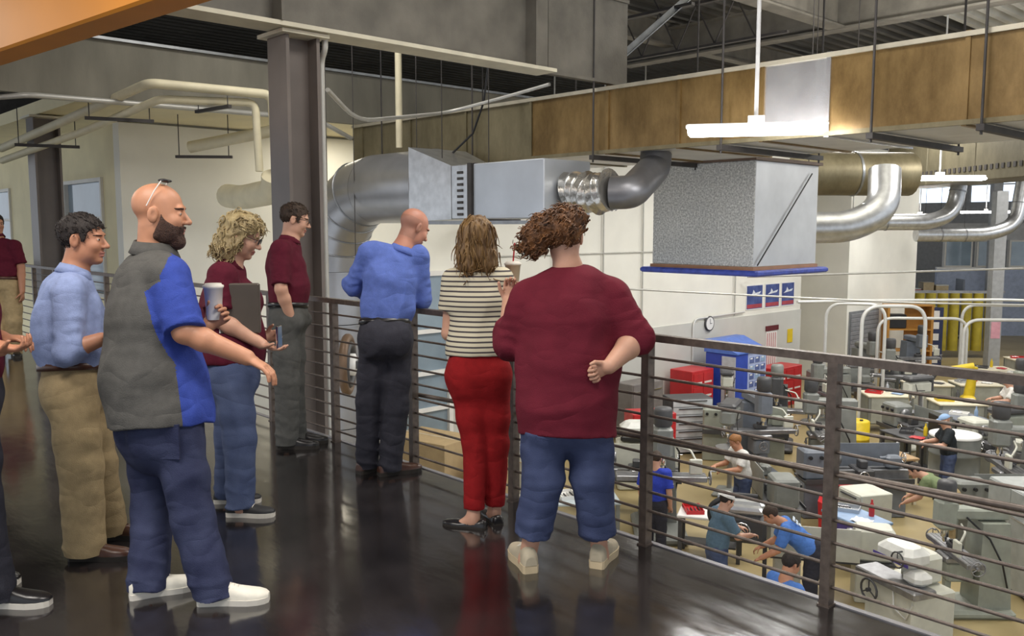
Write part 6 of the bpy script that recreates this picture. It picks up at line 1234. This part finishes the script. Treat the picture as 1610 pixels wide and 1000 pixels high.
def rack(label, x, y, rz, n, w=2.4, h=2.8):
    t = thing('pallet_rack', label, 'rack', (x, y, HZ), rz)
    for a in (-w / 2, w / 2): MB().box((a - .04, -.4, 0), (a + .04, .4, h)).build('upright', MG[3], t)
    for z in (.12, 1.0, 1.9): MB().box((-w / 2 + .04, -.4, z), (w / 2 - .04, .4, z + .06)).build('shelf_board', M_iron, t)
    k = 0
    for zi, z in enumerate((.181, 1.061, 1.961)):
        x0 = -w / 2 + .1
        while x0 < w / 2 - .45:
            ww = R.uniform(.35, .6); hh = R.uniform(.3, .65)
            if x0 + ww > w / 2 - .06: break
            b = thing('storage_tote', 'plastic tote on %s, %s shelf, %s along' % (n, ('bottom', 'middle', 'top')[zi], tread(0, k % 10, 0)), 'tote', (0, 0, 0)); c_, s_ = math.cos(rz), math.sin(rz); xm = x0 + ww / 2
            b.location = (x + xm * c_, y + xm * s_, HZ + z); b.rotation_euler.z = rz; m = cols[R.randrange(6)]
            MB().box((-ww / 2 + .02, -.3, 0), (ww / 2 - .02, .3, hh), taper=1.05).build('tub', m, b); MB().bbox((-ww / 2, -.33, hh + .001), (ww / 2, .33, hh + .05), .01).build('lid', cols[0] if R.random() < .4 else m, b)
            x0 += ww + .08; k += 1
        k = 0
rack('pallet rack of totes far back beside the grey column', -9.9, 38.5, .75, 'the rack beside the grey column'); rack('pallet rack of totes far back at the right frame edge', -6.8, 40.5, .75, 'the rack at the right edge'); rack('pallet rack of totes far back between block and curtain', -16.5, 42.5, .75, 'the rack left of the curtain')
t = thing('office_front', 'blue-grey office front far behind the yellow curtain', 'partition', (-14.0, 46.5, HZ), .75); MB().box((-4, -.1, 0), (4, .1, 3.2)).build('panel', mat('office_blue', (.33, .38, .50), .6), t)
for k in range(5): f = MB().box((-3.7 + k * 1.5, -.14, 3.3), (-2.4 + k * 1.5, .1, 4.6)).build('window_frame', M_frame, t); MB().box((-3.62 + k * 1.5, -.15, 3.38), (-2.48 + k * 1.5, -.141, 4.52)).build('pane', M_glass, f)
MB().box((-4, -.1, 3.2), (4, .1, 3.3)).build('sill', M_white, t)
MB().box((-4, -.1, 4.6), (4, .1, 5.4)).build('header', M_farw, t)
# more machines filling the rows farther away
spec = [(-10.94, 25.28, .4, 0), (-11.9, 29.3, .9, 3), (-6.63, 23.71, -.7, 1), (-5.6, 20.4, -.9, 0), (-4.1, 19.05, -.6, 4), (-6.9, 26.0, -.7, 0), (-5.54, 24.46, -.8, 1), (-7.2, 33.6, -.6, 3), (-9.2, 35.2, -.7, 0), (-12.2, 26.4, .9, 0)]
for k, (x, y, a, c) in enumerate(spec): mill('milling machine among the far rows at right, %s counted from the pale block' % tread(0, k, 10), x, y, a, MG[c], .95)
for k, (x, y, a) in enumerate(((-7.96, 19.69, -.6), (-6.14, 19.25, -.6), (-11.57, 23.52, .8), (-6.19, 22.01, .9))): lathe_m('lathe in the middle rows behind the right rail post, %s of four' % ('second third first fourth'.split()[k]), x, y, a, MG[(k * 2) % 4], .95)
drill('grey drill press behind the grey lathe left of the right post', -9.4, 14.6, .4, MG[0]); drill('cream drill press in front of the blue vending cabinet', -11.9, 18.3, .6, MG[2], .95); drill('pale drill press near the pipe arches', -8.33, 20.78, -.4, MG[2], .95); drill('grey drill press at the right edge beside the drum', -5.47, 17.92, -.5, MG[1], 1.0)
for k, (x, y, l) in enumerate(((-10.1, 20.6, 'yellow floor drain cover box left of the right rail post'), (-9.0, 19.2, 'yellow oil can station in front of the grey mill'))):
    t = thing('oil_drum', l.replace('floor drain cover box', 'drum').replace('oil can station', 'drum'), 'drum', (x, y, HZ)); MB().lathe((0, 0, 0), [(.26, 0), (.28, .02), (.28, .4), (.29, .41), (.28, .42), (.28, .8), (.25, .82)], 18).build('shell', M_yel, t); MB().cyl((.1, 0, .82), (.1, 0, .85), .04, n=8).build('bung', MG[4], t)

# small things lying about on tables and machines
def rag(label, x, y, z, m, r=.14):
    mb = MB(); vs = []; n = 7
    for i in range(n):
        for j in range(n):
            u, v = i / (n - 1) - .5, j / (n - 1) - .5; vs.append((u * 2 * r, v * 1.6 * r, .012 + .05 * max(0, .5 - math.hypot(u, v)) + .02 * math.sin(9 * u + 5 * v + x) ** 2))
    fs = [(i * n + j, i * n + j + 1, (i + 1) * n + j + 1, (i + 1) * n + j) for i in range(n - 1) for j in range(n - 1)]; mb.add(vs, fs, True)
    mb.box((-r * .8, -r * .6, 0), (r * .8, r * .6, .012)); return tag(mb.build('rag', m, loc=(x, y, z)), label, 'rag')
def bottle(label, x, y, z, m, h=.26): return tag(MB().lathe((0, 0, 0), [(.038, 0), (.042, .02), (.042, h * .6), (.02, h * .8), (.016, h * .82), (.016, h)], 12).build('bottle', m, loc=(x, y, z)), label, 'bottle')
def tray(label, x, y, z, rz, m):
    t = thing('tool_tray', label, 'tray', (x, y, z), rz)
    MB().box((-.2, -.14, 0), (.2, .14, .012)).box((-.2, -.14, .012), (.2, -.128, .06)).box((-.2, .128, .012), (.2, .14, .06)).box((-.2, -.128, .012), (-.188, .128, .06)).box((.188, -.128, .012), (.2, .128, .06)).build('tray_body', m, t)
    for k in range(4): MB().cyl((-.15, -.09 + k * .06, .028), (.12 - .03 * k, -.09 + k * .06, .028), .013, n=6).build('tool', M_chrome if k % 2 else M_black, t)
def on(t, x, y): a = t.rotation_euler.z; return t.location.x + x * math.cos(a) - y * math.sin(a), t.location.y + x * math.sin(a) + y * math.cos(a)
benches = [o for o in COL.objects if o.name.startswith(('workbench', 'welding_table')) and o.parent is None]
mts = [M_white, M_red, M_yel, M_lblue, M_bluegal, MG[4]]; cn = ['white', 'red', 'yellow', 'pale blue', 'blue-grey', 'dark grey']; k = 0
for b in benches:
    top = HZ + (.95 if b.name.startswith('welding') else (.7 if 'white-topped' in b['label'] else .8 if 'purple' in b['label'] else .9 if 'wooden' in b['label'] else .85)); lb = b['label'].replace(', ', ' ').split(' at ')[0].split(' with ')[0].split(' behind ')[0]
    lb = b['label'] if len(b['label'].split()) < 10 else lb
    q = on(b, -.28, .05); tray('%s tool tray on the %s' % (cn[k % 6], lb), q[0], q[1], top, R.uniform(0, 3), mts[k % 6])
    q = on(b, .25, -.12); rag('%s rag on the %s' % (cn[(k + 2) % 6], lb), q[0], q[1], top, mts[(k + 2) % 6])
    q = on(b, .1, .2); bottle('%s bottle on the %s' % (cn[(k + 3) % 6], lb), q[0], q[1], top, mts[(k + 3) % 6]); k += 1
